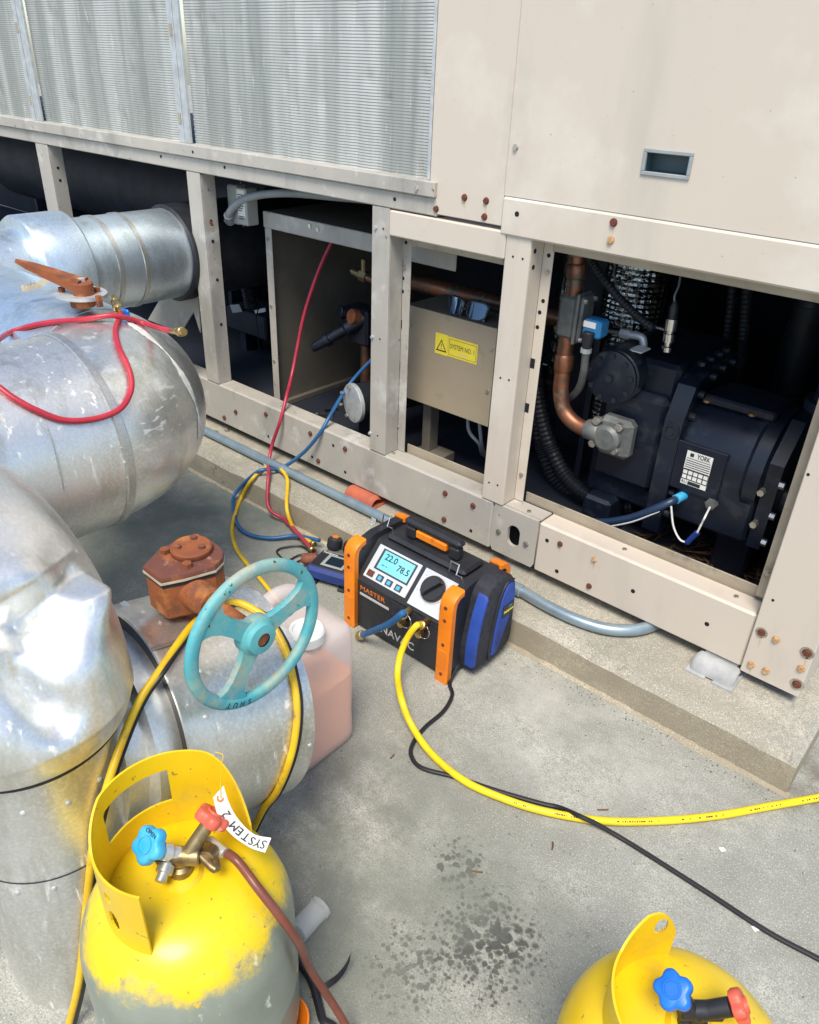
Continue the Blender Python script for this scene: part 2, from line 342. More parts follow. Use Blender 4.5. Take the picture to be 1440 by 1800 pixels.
# ------------------------------------------------------------------ mesh builder
def wm(o):
    m = o.matrix_basis.copy()
    while o.parent: o = o.parent; m = o.matrix_basis @ m
    return m
def frame(d, up=None):
    d = Vector(d).normalized()
    up = Vector(up) if up is not None else (Vector((0,0,1)) if abs(d.z) < .95 else Vector((1,0,0)))
    u = up.cross(d).normalized(); v = d.cross(u)
    return u, v, d
class MB:
    def __init__(s): s.v = []; s.f = []; s.M = None
    def add(s, vs, fs):
        k = len(s.v)
        if s.M: vs = [s.M @ Vector(p) for p in vs]
        s.v += [Vector(p) for p in vs]; s.f += [tuple(i+k for i in f) for f in fs]; return s
    def box(s, x0, x1, y0, y1, z0, z1, b=0.0):
        if x0 > x1: x0, x1 = x1, x0
        if y0 > y1: y0, y1 = y1, y0
        if z0 > z1: z0, z1 = z1, z0
        b = min(b, .45*(x1-x0), .45*(y1-y0), .45*(z1-z0))
        if b <= 0:
            vs = [(x, y, z) for x in (x0, x1) for y in (y0, y1) for z in (z0, z1)]
            return s.add(vs, [(0,1,3,2), (4,6,7,5), (0,4,5,1), (2,3,7,6), (0,2,6,4), (1,5,7,3)])
        vs = []; idx = {}
        for i, x in enumerate((x0, x1)):
            for j, y in enumerate((y0, y1)):
                for k, z in enumerate((z0, z1)):
                    sx, sy, sz = (b, -b)[i], (b, -b)[j], (b, -b)[k]
                    for a, p in enumerate(((x, y+sy, z+sz), (x+sx, y, z+sz), (x+sx, y+sy, z))):
                        idx[i, j, k, a] = len(vs); vs.append(p)
        fs = []
        for i in (0, 1): fs.append([idx[i,0,0,0], idx[i,1,0,0], idx[i,1,1,0], idx[i,0,1,0]])
        for j in (0, 1): fs.append([idx[0,j,0,1], idx[1,j,0,1], idx[1,j,1,1], idx[0,j,1,1]])
        for k in (0, 1): fs.append([idx[0,0,k,2], idx[1,0,k,2], idx[1,1,k,2], idx[0,1,k,2]])
        for i in (0, 1):
            for j in (0, 1): fs.append([idx[i,j,0,0], idx[i,j,1,0], idx[i,j,1,1], idx[i,j,0,1]])
            for k in (0, 1): fs.append([idx[i,0,k,0], idx[i,1,k,0], idx[i,1,k,2], idx[i,0,k,2]])
        for j in (0, 1):
            for k in (0, 1): fs.append([idx[0,j,k,1], idx[1,j,k,1], idx[1,j,k,2], idx[0,j,k,2]])
        for i in (0, 1):
            for j in (0, 1):
                for k in (0, 1): fs.append([idx[i,j,k,0], idx[i,j,k,1], idx[i,j,k,2]])
        return s.add(vs, fs)
    def rings(s, rings, closed=True, cap0=True, cap1=True):
        n = len(rings[0]); vs = [p for r in rings for p in r]; fs = []
        for i in range(len(rings)-1):
            for j in range(n if closed else n-1):
                a = i*n+j; b = i*n+(j+1) % n
                fs.append((a, b, b+n, a+n))
        if cap0: fs.append(tuple(range(n))[::-1])
        if cap1: fs.append(tuple(range((len(rings)-1)*n, len(rings)*n)))
        return s.add(vs, fs)
    def lathe(s, prof, o, d, seg=24, cap0=True, cap1=True, up=None):
        u, v, d = frame(d, up); o = Vector(o)
        R_ = [[o + d*h + (u*math.cos(a)+v*math.sin(a))*r for a in [2*math.pi*k/seg for k in range(seg)]] for r, h in prof]
        return s.rings(R_, True, cap0, cap1)
    def cyl(s, p0, p1, r, r1=None, seg=20, b=0.0, up=None):
        p0 = Vector(p0); p1 = Vector(p1); L = (p1-p0).length; r1 = r if r1 is None else r1
        if b: prof = [(r-b, 0), (r, b), (r1, L-b), (r1-b, L)]
        else: prof = [(r, 0), (r1, L)]
        return s.lathe(prof, p0, p1-p0, seg, up=up)
    def tube(s, pts, r, seg=10, cap=True):
        n = len(pts); rr = r if isinstance(r, (list, tuple)) else [r]*n
        T = []
        for i in range(n):
            a = pts[max(0, i-1)]; b = pts[min(n-1, i+1)]; T.append((b-a).normalized())
        u, v, _ = frame(T[0]); R_ = []
        for i in range(n):
            if i:
                q = T[i-1].rotation_difference(T[i]); u = q @ u; v = q @ v
            R_.append([pts[i] + (u*math.cos(2*math.pi*k/seg)+v*math.sin(2*math.pi*k/seg))*rr[i] for k in range(seg)])
        return s.rings(R_, True, cap, cap)
    def prism(s, poly, o, u, v, th):
        """polygon in the (u,v) plane at o, extruded th along u x v"""
        o = Vector(o); u = Vector(u); v = Vector(v); n = u.cross(v).normalized()
        a = [o+u*x+v*y for x, y in poly]; b = [p+n*th for p in a]
        return s.rings([a, b])
    def poly3(s, pts, n, th):
        n = Vector(n).normalized()
        return s.rings([[Vector(p) for p in pts], [Vector(p)+n*th for p in pts]])
    def holed(s, outer, inner, o, u, v, th):
        o = Vector(o); u = Vector(u); v = Vector(v); n = u.cross(v).normalized()
        P = lambda l, k: [o+u*x+v*y+n*k for x, y in l]
        m = len(outer)
        R_ = [P(outer, 0), P(outer, th), P(inner, th), P(inner, 0), P(outer, 0)]
        return s.rings(R_, True, False, False)
    def build(s, name, mat, parent=None, world=True, smooth=True, ang=35):
        me = bpy.data.meshes.new(name)
        if parent is not None and world:
            iv = wm(parent).inverted(); vs = [iv @ p for p in s.v]
        else: vs = s.v
        me.from_pydata([tuple(p) for p in vs], [], s.f); me.update()
        bmfix(me)
        if smooth:
            me.polygons.foreach_set('use_smooth', [True]*len(me.polygons))
            me.set_sharp_from_angle(angle=R(ang))
        me.materials.append(MATS[mat] if isinstance(mat, str) else mat)
        o = bpy.data.objects.new(name, me); COL.objects.link(o)
        if parent is not None: o.parent = parent
        return o
import bmesh
def bmfix(me):
    bm = bmesh.new(); bm.from_mesh(me)
    bmesh.ops.recalc_face_normals(bm, faces=bm.faces)
    bm.to_mesh(me); bm.free()
def bvh(*objs):
    V = []; Fc = []
    for o in objs:
        k = len(V); M = wm(o)
        V += [M @ v.co for v in o.data.vertices]; Fc += [tuple(i+k for i in p.vertices) for p in o.data.polygons]
    return BVHTree.FromPolygons(V, Fc)
def tag(o, label, cat, group=None):
    o['label'] = label; o['category'] = cat
    if group: o['group'] = group
    return o
def thing(name, loc, label, cat, group=None, rz=0.0):
    o = bpy.data.objects.new(name, None); COL.objects.link(o)
    o.location = loc; o.rotation_euler = (0, 0, rz); o.empty_display_size = .05
    return tag(o, label, cat, group)
def struct(o, label=None):
    o['kind'] = 'structure'
    if label: o['label'] = label
    return o
def catmull(P, n=8):
    P = [Vector(p) for p in P]; Q = [P[0]*2-P[1]] + P + [P[-1]*2-P[-2]]; out = []
    for i in range(1, len(Q)-2):
        a, b, c, d = Q[i-1:i+3]
        for k in range(n):
            t = k/n
            out.append(.5*((2*b)+(c-a)*t+(2*a-5*b+4*c-d)*t*t+(3*b-a-3*c+d)*t**3))
    out.append(P[-1]); return out
def text(s, size, M, mat, parent, name='lettering', th=.0004, align='LEFT', shear=0, bold=0, width=None):
    """raised lettering as mesh; M puts its xy plane in the world"""
    cu = bpy.data.curves.new('t', 'FONT'); cu.body = s; cu.size = size; cu.extrude = th; cu.shear = shear; cu.offset = bold
    cu.align_x = align; cu.align_y = 'CENTER'; cu.resolution_u = 3
    ob = bpy.data.objects.new('t', cu); COL.objects.link(ob)
    dg = bpy.context.evaluated_depsgraph_get()
    me = bpy.data.meshes.new_from_object(ob.evaluated_get(dg))
    bpy.data.objects.remove(ob); bpy.data.curves.remove(cu)
    if width:
        xs = [v.co.x for v in me.vertices]; k = width/(max(xs)-min(xs))
        for v in me.vertices: v.co.x *= k
    me.transform(wm(parent).inverted() @ M if parent is not None else M)
    me.materials.clear(); me.materials.append(MATS[mat]); me.name = name
    o = bpy.data.objects.new(name, me); COL.objects.link(o); o.parent = parent
    return o
def MX(o, u, v):
    """matrix with x axis u, y axis v at o"""
    u = Vector(u).normalized(); v = Vector(v); n = u.cross(v).normalized(); v = n.cross(u)
    return Matrix.Translation(Vector(o)) @ Matrix((u, v, n)).transposed().to_4x4()
def copy_tree(o, parent=None, **kw):
    c = o.copy(); COL.objects.link(c); c.parent = parent
    for ch in o.children: copy_tree(ch, c)
    return c
X3, Y3, Z3 = Vector((1,0,0)), Vector((0,1,0)), Vector((0,0,1))

# ================================================================== SETTING
b = MB(); b.add([(-40,-40,0), (40,-40,0), (40,40,0), (-40,40,0)], [(0,1,2,3)])
ground = struct(b.build('ground', 'ground_concrete', smooth=False), 'stained grey concrete slab')
PT = .112                                        # top of the plinth
PYF, PXR = 1.54, -.133
root = root_plinth = bpy.data.objects.new('plinth', None); COL.objects.link(root); root.location = (-3, PYF, 0)
struct(root, 'raised concrete housekeeping pad under the chiller')
# top slab and cast faces: uneven arris, front face with fine waviness
def plinth():
    n = 160; x0 = -9.0
    xs = [x0 + (PXR-x0)*i/n for i in range(n+1)]
    rnd = random.Random(3)
    rows = [[], [], [], []]
    for x in xs:
        w1 = rnd.uniform(-.0022, .0022); w2 = rnd.uniform(-.003, .003)
        rows[0].append(Vector((x, PYF+.001, 0))); rows[1].append(Vector((x, PYF+w1, .090+w2*.8)))
        rows[2].append(Vector((x, PYF+.024+w2, PT))); rows[3].append(Vector((x, 5.0, PT)))
    top = MB(); face = MB()
    face.rings([rows[0], rows[1]], False, False, False)
    top.rings([rows[1], rows[2], rows[3]], False, False, False)
    # end face with its own arris
    e = [Vector((PXR, PYF+.001, 0)), rows[1][-1], rows[2][-1], Vector((PXR-.0, 5, PT)), Vector((PXR, 5, 0))]
    ex = Vector((.022, 0, 0))
    e0 = [e[0]+ex, e[1]+ex, Vector((PXR+.022, 5, .088)), e[4]+ex]
    face.add(e0, [(0,1,2,3)])
    face.add([e[0], e[1], e0[1], e0[0]], [(0,1,2,3)])
    top.add([e[1], e[2], e[3], e0[2], e0[1]], [(0,1,2,3,4)])
    top.build('top_slab', 'plinth_concrete', root, ang=20)
    face.build('cast_face', 'plinth_face', root, ang=20)
plinth()
# ragged grout squeezed out at the foot of the plinth
b = MB(); rnd = random.Random(11); r0 = []; r1 = []; r2 = []
for i in range(220):
    x = -3.4 + (PXR+.03+3.4)*i/219
    wv = .010 + .012*max(0, math.sin(i*.13)+math.sin(i*.37+1)*.7) * rnd.uniform(.5, 1.2)
    wv *= .35 if x < -1.0 else .55
    r0.append(Vector((x, PYF-wv-.004, .0005))); r1.append(Vector((x, PYF-wv*.55, .004+rnd.uniform(0, .004)))); r2.append(Vector((x, PYF+.004, .007+rnd.uniform(0, .004))))
b.rings([r0, r1, r2], False, False, False)
b.build('grout_lip', 'plinth_face', root, ang=60)

# ================================================================== CHILLER
ch = thing('chiller', (-2.5, YF+.4, PT), 'large beige air cooled chiller with open lower bays, on the concrete pad', 'chiller')
RB, RT = .147, .314                              # base rail bottom and top
HB, HT = 1.090, 1.177                            # header bottom and top
XR = -.178                                       # right end of the unit
XL = -8.0
xa, xb = F(866,900).x, F(944,945).x
def bx(name, mat, *a, bev=.004):
    return MB().box(*a, b=bev).build(name, mat, ch)
bx('base_rail', 'paint_shaded_grimy', XL, xa-.001, YF, YF+.075, RB, RT, bev=.006)
bx('base_rail', 'paint', xb+.001, -.3235, YF, YF+.075, RB, RT, bev=.006)
# access plate with a real oval opening
ac = (F(902,943)+Vector((0,0,0)))
cx, cz = ac.x, ac.z
ow, oh = xb-xa-.002, RT-RB
def oval(rx, rz, n=24):
    out = []
    for k in range(n):
        a = 2*math.pi*k/n + math.pi/n
        out.append((rx*math.cos(a), (rz-rx)*(1 if math.sin(a) > 0 else -1)+rx*math.sin(a)))
    return out
inn = oval(.022, .036)
out = []
for (x, z) in inn:
    a = math.atan2(z, x); L0, L1, D0, D1 = xa+.001-cx, xb-.001-cx, RB-cz+.002, RT-cz-.002
    k = min((L1 if math.cos(a) > 0 else L0)/(math.cos(a) or 1e-9), (D1 if math.sin(a) > 0 else D0)/(math.sin(a) or 1e-9))
    out.append((k*math.cos(a), k*math.sin(a)))
pl = MB().holed(out, inn, (cx, YF+.002, cz), X3, -Z3, .012)
pl.v = [Vector((p.x, p.y, 2*cz-p.z)) for p in pl.v]
pl.build('access_plate', 'paint_shaded_grimy', ch)
MB().box(xa, xb, YF+.0725, YF+.075, RB, RT).build('rail_back', 'void_shade', ch)  # coloured dark for the shade behind the oval opening
MB().box(xa+.001, xb-.001, YF+.016, YF+.072, RT-.006, RT-.001).build('rail_cover', 'paint_shaded_grimy', ch)
# posts: folded channels with a return and an inner lip
def post(x0, x1, lip=True, mat='paint_shaded_grimy', ztop=HB+.002):
    b = MB()
    b.box(x0, x1, YF-.002, YF+.003, RT+.001, ztop, b=.002)
    b.box(x1-.005, x1-.0002, YF+.0032, YF+.062, RT+.001, ztop-.004, b=.0015)
    b.box(x0+.0002, x0+.005, YF+.0032, YF+.062, RT+.001, ztop-.004, b=.0015)
    if lip: b.box(x1-.001, x1+.030, YF+.0622, YF+.066, RT+.001, ztop-.004, b=.001)
    return b.build('post', mat, ch)
PO = [(-3.660,-3.556), (-2.547,-2.469), (-1.636,-1.566), (-1.162,-1.086)]
post(*PO[0], lip=False); post(*PO[1], lip=False); post(*PO[2]); post(*PO[3], mat='paint')
for x0 in (-4.77, -5.9): post(x0, x0+.09, lip=False)
# corner post plate and the end of the unit
bx('corner_plate', 'paint', -.322, XR, YF-.006, YF-.001, RB-.004, HB+.08, bev=.002)
bx('end_panel', 'paint', XR-.004, XR, YF-.0008, 4.0, RB-.004, 2.7, bev=.001)
bx('corner_lip', 'lip_metal', -.352, -.324, YF+.050, YF+.054, RT+.02, HB-.004, bev=.001)
# headers
hx0 = -1.565
bx('header_beam', 'paint', hx0, -1.1625, YF-.006, YF+.05, 1.019, HB-.001, bev=.004)
bx('header_lip', 'lip_metal', hx0+.03, -1.163, YF+.056, YF+.060, .990, 1.028, bev=.001)
bx('header_beam', 'paint', -1.180, XR, YF-.009, YF+.05, 1.080, 1.171, bev=.005)
bx('header_lip', 'lip_metal', -1.056, -.33, YF+.055, YF+.059, 1.050, 1.085, bev=.001)
# sills on the rail in the two right bays
bx('door_sill', 'lip_metal', PO[2][1]+.03, PO[3][0]+.0, YF+.078, YF+.083, RT-.02, RT+.028, bev=.001)
bx('door_sill', 'lip_metal', PO[3][1]+.03, -.330, YF+.078, YF+.083, RT-.02, RT+.030, bev=.001)
# upper beam under the coil: an outer angle over the main channel
bx('coil_ledge', 'paint_shaded_grimy', XL, -1.397, YF-.016, YF+.03, 1.141, HT+.004, bev=.003)
bx('coil_beam', 'paint_shaded_grimy', XL, -1.396, YF-.004, YF+.05, HB+.003, 1.140, bev=.003)
# cabinet: narrow panel and wide door with a sunk pull handle
bx('cabinet_panel', 'paint', -1.424, -1.1815, YF-.002, YF+.02, 1.099, 2.75, bev=.002)
h0, h1 = F(1143,269), F(1215,308)
hx, hz, hw, hh = (h0.x+h1.x)/2-.006, (h0.z+h1.z)/2, .052, .0225
n = 16
inn = []
for a, c in ((1,1), (1,-1), (-1,-1), (-1,1)):
    pass
inn = [(hw, hh), (hw, 0), (hw, -hh), (0, -hh), (-hw, -hh), (-hw, 0), (-hw, hh), (0, hh)]
dx0, dx1, dz0, dz1 = -1.1785-hx, XR-.001-hx, 1.173-hz, 2.75-hz
out = [(dx1, dz1), (dx1, 0), (dx1, dz0), (0, dz0), (dx0, dz0), (dx0, 0), (dx0, dz1), (0, dz1)]
door = MB().holed(out, inn, (hx, YF-.003, hz), X3, -Z3, .012)
door.v = [Vector((p.x, p.y, 2*hz-p.z)) for p in door.v]
door.v = [Vector((p.x, YF-.004+(p.y-min(q.y for q in door.v)), p.z)) for p in door.v] if False else door.v
dy = min(p.y for p in door.v)
for p in door.v: p.y += (YF-.004)-dy
dr = door.build('cabinet_door', 'paint', ch, smooth=False)
b = MB()                                          # bezel and sunk pan of the handle
for (x0, x1, z0, z1) in ((-hw-.004, hw+.004, hh-.004, hh+.004), (-hw-.004, hw+.004, -hh-.004, -hh+.004), (-hw-.004, -hw+.004, -hh+.004, hh-.004), (hw-.004, hw+.004, -hh+.004, hh-.004)):
    b.box(hx+x0, hx+x1, YF-.008, YF-.001, hz+z0, hz+z1, b=.0012)
b.build('handle_bezel', 'conduit_grey', dr)
b = MB(); d = .03
q = [(-hw, -hh), (hw, -hh), (hw, hh), (-hw, hh)]
fr = [Vector((hx+x, YF-.003, hz+z)) for x, z in q]; bk = [Vector((hx+x*.92, YF+d, hz+z*.8)) for x, z in q]
b.rings([fr, bk], True, False, True)
simple('pan_dark', (.06,.10,.12), .5)
b.build('handle_pan', 'pan_dark', dr, smooth=False)

# coil: corrugated tube-and-fin face, three panels with galvanised frames between them
def coil_panel(x0, x1, seed):
    rnd = random.Random(seed)
    z0, z1 = HT+.004, 1.95
    pz = .0152; nz = int((z1-z0)/pz*2); nx = max(8, int((x1-x0)/.012))
    dents = [(rnd.uniform(x0, x1), rnd.uniform(z0, z0+.42), rnd.uniform(.004, .012), rnd.uniform(.01, .05), rnd.uniform(.004, .012)) for _ in range(26)]
    rows = []
    ph = [rnd.uniform(0, 6.3) for _ in range(4)]
    for j in range(nz+1):
        z = z0+(z1-z0)*j/nz; row = []
        for i in range(nx+1):
            x = x0+(x1-x0)*i/nx
            y = YF+.022 + (.0022 if j % 2 else 0)
            y += .0030*math.sin(x*62+ph[0]+.4*math.sin(z*7+ph[1])) + .0014*math.sin(x*151+ph[2]+z*3)
            for (a, c, sa, sc, dp) in dents:
                e = ((x-a)/sa)**2+((z-c)/sc)**2
                if e < 6: y += dp*math.exp(-e)
            row.append(Vector((x, y, z)))
        rows.append(row)
    b = MB(); b.rings(rows, False, False, False)
    return b.build('coil', 'coil_fins', ch, ang=80)
DV = [(-3.655,-3.565), (-2.577,-2.506)]
coil_panel(-1.428-1.076, -1.428, 1); coil_panel(DV[0][1]-.005, DV[1][0]+.005, 2); coil_panel(-4.72, DV[0][0]+.005, 3)
for (x0, x1) in DV:
    b = MB(); b.box(x0, x1, YF+.004, YF+.010, HT+.0045, 1.95, b=.001); b.box(x0+.028, x0+.034, YF+.001, YF+.0038, HT+.0045, 1.95, b=.001)
    b.box(x1-.012, x1, YF+.0, YF+.0038, HT+.0045, 1.95, b=.001)
    o = b.build('coil_frame', 'galvanised', ch)
    for z in (1.24, 1.50):
        MB().box(x0+.008, x0+.024, YF+.0012, YF+.0038, z, z+.035, b=.001).build('clip', 'lip_metal', o)
bx('coil_frame', 'galvanised', -1.434, -1.4245, YF-.004, YF+.03, HT+.005, 1.95, bev=.001)
bx('coil_top_rail', 'paint', XL, -1.4245, YF-.01, YF+.4, 1.951, 2.05)

# gusset at the second post
g = [F(*p, YF+.035) for p in ((333,437), (345,452), (352,585), (340,548), (318,585), (260,562))]
MB().poly3(g, Y3, .005).build('gusset', 'paint_shaded_grimy', ch)

# fasteners
def head(x, z, y, r, name, mat, washer=None, hexa=True):
    b = MB(); b.cyl((x, y+.003, z), (x, y-.006, z), r, r*.92, seg=6 if hexa else 12)
    b.cyl((x, y+.003, z), (x, y-.0012, z), r*1.15, seg=12)
    o = b.build(name, mat, ch, smooth=False)
    if washer: MB().cyl((x, y+.003, z), (x, y-.0006, z), r*1.75, seg=18).build('washer', washer, o, smooth=False)
def fast(l, y, r, name, mat, **k):
    for px, py in l:
        p = F(px, py, y); head(p.x, p.z, y, r, name, mat, **k)
fast([(817,347), (855,353), (767,367), (852,381)], YF-.002, .0078, 'bolt', 'bolt_rust')
fast([(1079,391)], YF-.009, .0085, 'bolt', 'bolt_rust'); fast([(1074,422)], YF-.009, .0085, 'bolt', 'bolt_rust_pale')
fast([(985,956), (1036,1030)], YF, .0075, 'bolt', 'bolt_rust'); fast([(1045,983)], YF, .0075, 'bolt', 'bolt_rust_pale')
fast([(1339,1112)], YF-.006, .0085, 'bolt', 'bolt_rust', washer='bolt_zinc'); fast([(1419,1148), (1401,1203)], YF-.006, .0095, 'bolt', 'bolt_rust', washer='bolt_zinc')
fast([(1365,1124), (1321,1168), (1347,1179), (1409,1175)], YF-.006, .0085, 'bolt', 'bolt_rust_pale')
fast([(415,724), (395,734), (468,728), (546,762), (607,789), (560,810), (783,867), (832,889), (781,913)], YF, .0085, 'bolt', 'bolt_rust')
fast([(877,934), (925,956)], YF+.002, .008, 'screw', 'bolt_zinc')
fast([(907,259)], YF-.004, .007, 'screw', 'bolt_zinc'); fast([(733,332)], YF-.016, .006, 'screw', 'bolt_zinc')
fast([(661,400), (655,592), (651,761)], YF-.002, .0055, 'screw', 'galvanised', hexa=False)
fast([(373,665-270), (371,391)], YF-.0, .004, 'screw', 'bolt_rust')
fast([(712,470), (699,750), (963,478), (917,834)], YF+.0622, .006, 'screw', 'bolt_zinc', hexa=False)
fast([(1349,1007)], YF+.05, .006, 'screw', 'bolt_zinc', hexa=False)
for px, py, y_, L in ((817,352,YF-.002,.020), (855,360,YF-.002,.022), (767,373,YF-.002,.012), (1079,397,YF-.009,.022), (1339,1120,YF-.006,.03), (985,962,YF,.02), (1045,989,YF,.024), (546,768,YF,.018), (607,795,YF,.02), (1419,1156,YF-.006,.03), (1321,1174,YF-.006,.02)):
    p = F(px, py, y_); w_ = .0022
    MB().poly3([Vector((p.x-w_, y_-.0006, p.z)), Vector((p.x+w_, y_-.0006, p.z)), Vector((p.x+w_*.8, y_-.0006, p.z-L*.7)), Vector((p.x+.0004, y_-.0006, p.z-L)), Vector((p.x-w_*.6, y_-.0006, p.z-L*.6))], Y3, .0008).build('rust_drip', 'rust_stain', ch, smooth=False)
def holes(l, y, r, square=False):  # flat black discs that paint the shade of drilled openings
    for px, py in l:
        p = F(px, py, y); b = MB()
        if square: b.box(p.x-r, p.x+r, y-.0008, y+.002, p.z-r*1.2, p.z+r*1.2)
        else: b.cyl((p.x, y+.002, p.z), (p.x, y-.0008, p.z), r, seg=12)
        b.build('hole_disc', 'hole_shade', ch, smooth=False)
holes([(962,950), (979,1004), (1113,1039), (1243,1097)], YF, .0062)
holes([(472,767), (586,783), (607,830), (549,803), (828,933)], YF, .0058)
holes([(674,402), (668,596), (664,766)], YF-.002, .003)
holes([(902,451), (919,455), (880,664), (895,668), (860,848), (875,853)], YF-.002, .003)
holes([(702,569), (699,641), (934,638), (924,716)], YF+.0622, .0115, True)
holes([(709,489), (708,512), (714,426), (965,449), (955,529), (949,549), (945,575)], YF+.0622, .0055)
holes([(909,376)], YF-.009, .0065); holes([(1421,834)], YF-.006, .0035); holes([(1359,1055)], YF-.006, .0035)
holes([(283,275), (395,294), (694,350)], YF-.004, .0055)
holes([(339,267)], YF-.016, .005)
for (x, y_, z) in ((PO[1][1], YF+.03, .93), (PO[1][1], YF+.03, .86), (PO[1][1], YF+.035, .72), (PO[1][1], YF+.035, .55), (PO[3][1], YF+.02, 1.05), (PO[3][1], YF+.02, 1.01), (PO[0][1], YF+.03, 1.0), (PO[0][1], YF+.03, .95)):
    MB().cyl((x-.002, y_, z), (x+.0008, y_, z), .0062, seg=10).build('hole_disc', 'hole_shade', ch, smooth=False)  # black disc painting the shade of an opening in the post side
# bolts on top of the rail
for px, py in ((388,668), (692,798), (800,830), (879,873), (930,900), (1098,967), (1294,1050)):
    p = on(px, py, 2, RT); 
    if YF < p.y < YF+.07: MB().cyl((p.x, p.y, RT-.002), (p.x, p.y, RT+.005), .0065, seg=6).build('screw', 'bolt_zinc', ch, smooth=False)
# sheets closing the machine bay, coloured with its dark interior shade
bx('bay_back', 'void_shade', XL, XR-.01, 3.2, 3.22, .2, 1.1, bev=0)
bx('bay_floor', 'void_shade', XL, XR-.008, YF+.09, 3.19, .19, .2, bev=0)
bx('bay_roof', 'void_shade', XL, XR-.008, YF+.06, 3.19, 1.1, 1.13, bev=0)

# ================================================================== INSIDE THE BAYS
BF = .2                                           # bay floor
# evaporator shell behind the left bays
ev = thing('evaporator_shell', (-4.2, 2.75, BF), 'dark horizontal vessel deep inside the left bays of the chiller', 'vessel')
MB().lathe([(.0,0), (.20,.0), (.27,.05), (.27,3.0), (.20,3.05), (0,3.05)], (-6.1,2.75,.78), X3, 32).build('shell', 'shell_black', ev)
for x in (-5.6, -3.5):
    MB().box(x, x+.03, 2.55, 2.95, BF, .56).build('saddle', 'shell_black', ev)

# partition enclosure of the third bay
EY = 1.90
e0 = F(462,372,EY); exl = e0.x
en = thing('partition_frame', (exl, EY, BF), 'grey beige sheet metal partition with a top shelf inside the third bay', 'partition')
zt = .966
MB().box(exl-.002, exl+.9, EY, EY+.006, zt-.058, zt, b=.003).build('shelf_lip', 'paint_shaded_grimy', en)
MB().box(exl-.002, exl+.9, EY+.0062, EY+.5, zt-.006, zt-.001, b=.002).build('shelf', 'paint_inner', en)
MB().box(exl, exl+.036, EY+.004, EY+.009, BF, zt-.0585, b=.002).build('corner_strip', 'paint_shaded_grimy', en)
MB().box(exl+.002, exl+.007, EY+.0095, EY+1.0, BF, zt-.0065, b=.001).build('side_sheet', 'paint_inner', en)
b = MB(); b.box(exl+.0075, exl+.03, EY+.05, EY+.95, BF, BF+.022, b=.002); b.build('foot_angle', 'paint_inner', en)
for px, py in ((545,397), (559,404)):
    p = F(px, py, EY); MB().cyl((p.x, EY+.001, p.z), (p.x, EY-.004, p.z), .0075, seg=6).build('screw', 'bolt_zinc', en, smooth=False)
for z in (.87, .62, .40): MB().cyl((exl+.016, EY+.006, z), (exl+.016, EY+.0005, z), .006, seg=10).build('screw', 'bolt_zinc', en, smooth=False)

# junction box with flexible conduit
JY = 1.84
jb = thing('junction_box', F(393,400,JY), 'grey weatherproof junction box with white printed label, on the second post', 'junction box')
p0, p1 = F(397,325,JY), F(437,398,JY)
MB().box(p0.x, p0.x+.058, JY, JY+.05, p1.z-.004, p0.z+.004, b=.006).build('body', 'box_grey', jb)
MB().box(p0.x+.060, p1.x, JY-.004, JY+.05, p1.z, p0.z, b=.004).build('lid', 'box_grey', jb)
MB().box(PO[1][1]+.001, p0.x+.02, JY+.0505, JY+.054, p1.z-.02, p0.z+.01).build('mounting_plate', 'paint_shaded_grimy', jb)
lab = MB().box(p0.x+.066, p1.x-.008, JY-.0050, JY-.0044, p1.z+.028, p0.z-.006).build('label_plate', 'paper', jb, smooth=False)
for k, zz in enumerate((.024, .032, .040, .062, .070, .078, .098, .106)):
    MB().box(p0.x+.071, p1.x-.013-.006*(k % 3), JY-.0056, JY-.0051, p0.z-zz, p0.z-zz+.003).build('print_line', 'ink', lab, smooth=False)
cpts = [F(400,388,JY-.01), F(402,378,JY-.02), F(412,362,JY-.02), F(432,349,JY), F(470,341,JY+.02), F(520,340,JY+.05), F(590,346,JY+.09), F(660,352,JY+.12)]
MB().tube(catmull(cpts, 8), .0135, 14).build('conduit_tail', 'conduit_grey', jb)
MB().cyl(cpts[0]+Vector((0,.012,-.004)), cpts[1], .018, seg=14).build('conduit_gland', 'conduit_grey', jb)

# capillary coil, tagged control block
cc = thing('capillary_coil', F(440,560,2.15), 'dark coiled capillary tube hanging behind the second post', 'capillary coil')
pts = []
for k in range(150):
    a = k*.6; c = F(435+9*k/150, 492+50*k/150, 2.12)
    pts.append(c+Vector((math.cos(a)*.032, math.sin(a)*.032, 0)))
pts = [F(458,410,2.12), F(446,425,2.12), F(436,450,2.12), F(431,480,2.12)] + pts + [F(450,560,2.12), F(457,620,2.12)]
MB().tube(pts, .003, 6).build('coil_wire', 'bolt_dark', cc)
cb = thing('control_block', F(430,600,2.25), 'dark control block with two pale tags, behind the second post', 'control block')
q0, q1 = F(396,540,2.22), F(468,600,2.22)
MB().box(q0.x, q1.x, 2.22, 2.4, q1.z, q0.z+.01, b=.008).build('body', 'shell_black', cb)
MB().box(q0.x+.05, q0.x+.09, 2.26, 2.36, BF, q1.z).build('bracket', 'shell_black', cb)
MB().poly3([F(*p, 2.217) for p in ((404,536), (420,535), (426,548), (409,550))], Y3, .002).build('tag', 'conduit_grey', cb, smooth=False)
MB().poly3([F(*p, 2.217) for p in ((447,545), (466,541), (467,548), (449,551))], Y3, .002).build('tag', 'white_plastic', cb, smooth=False)

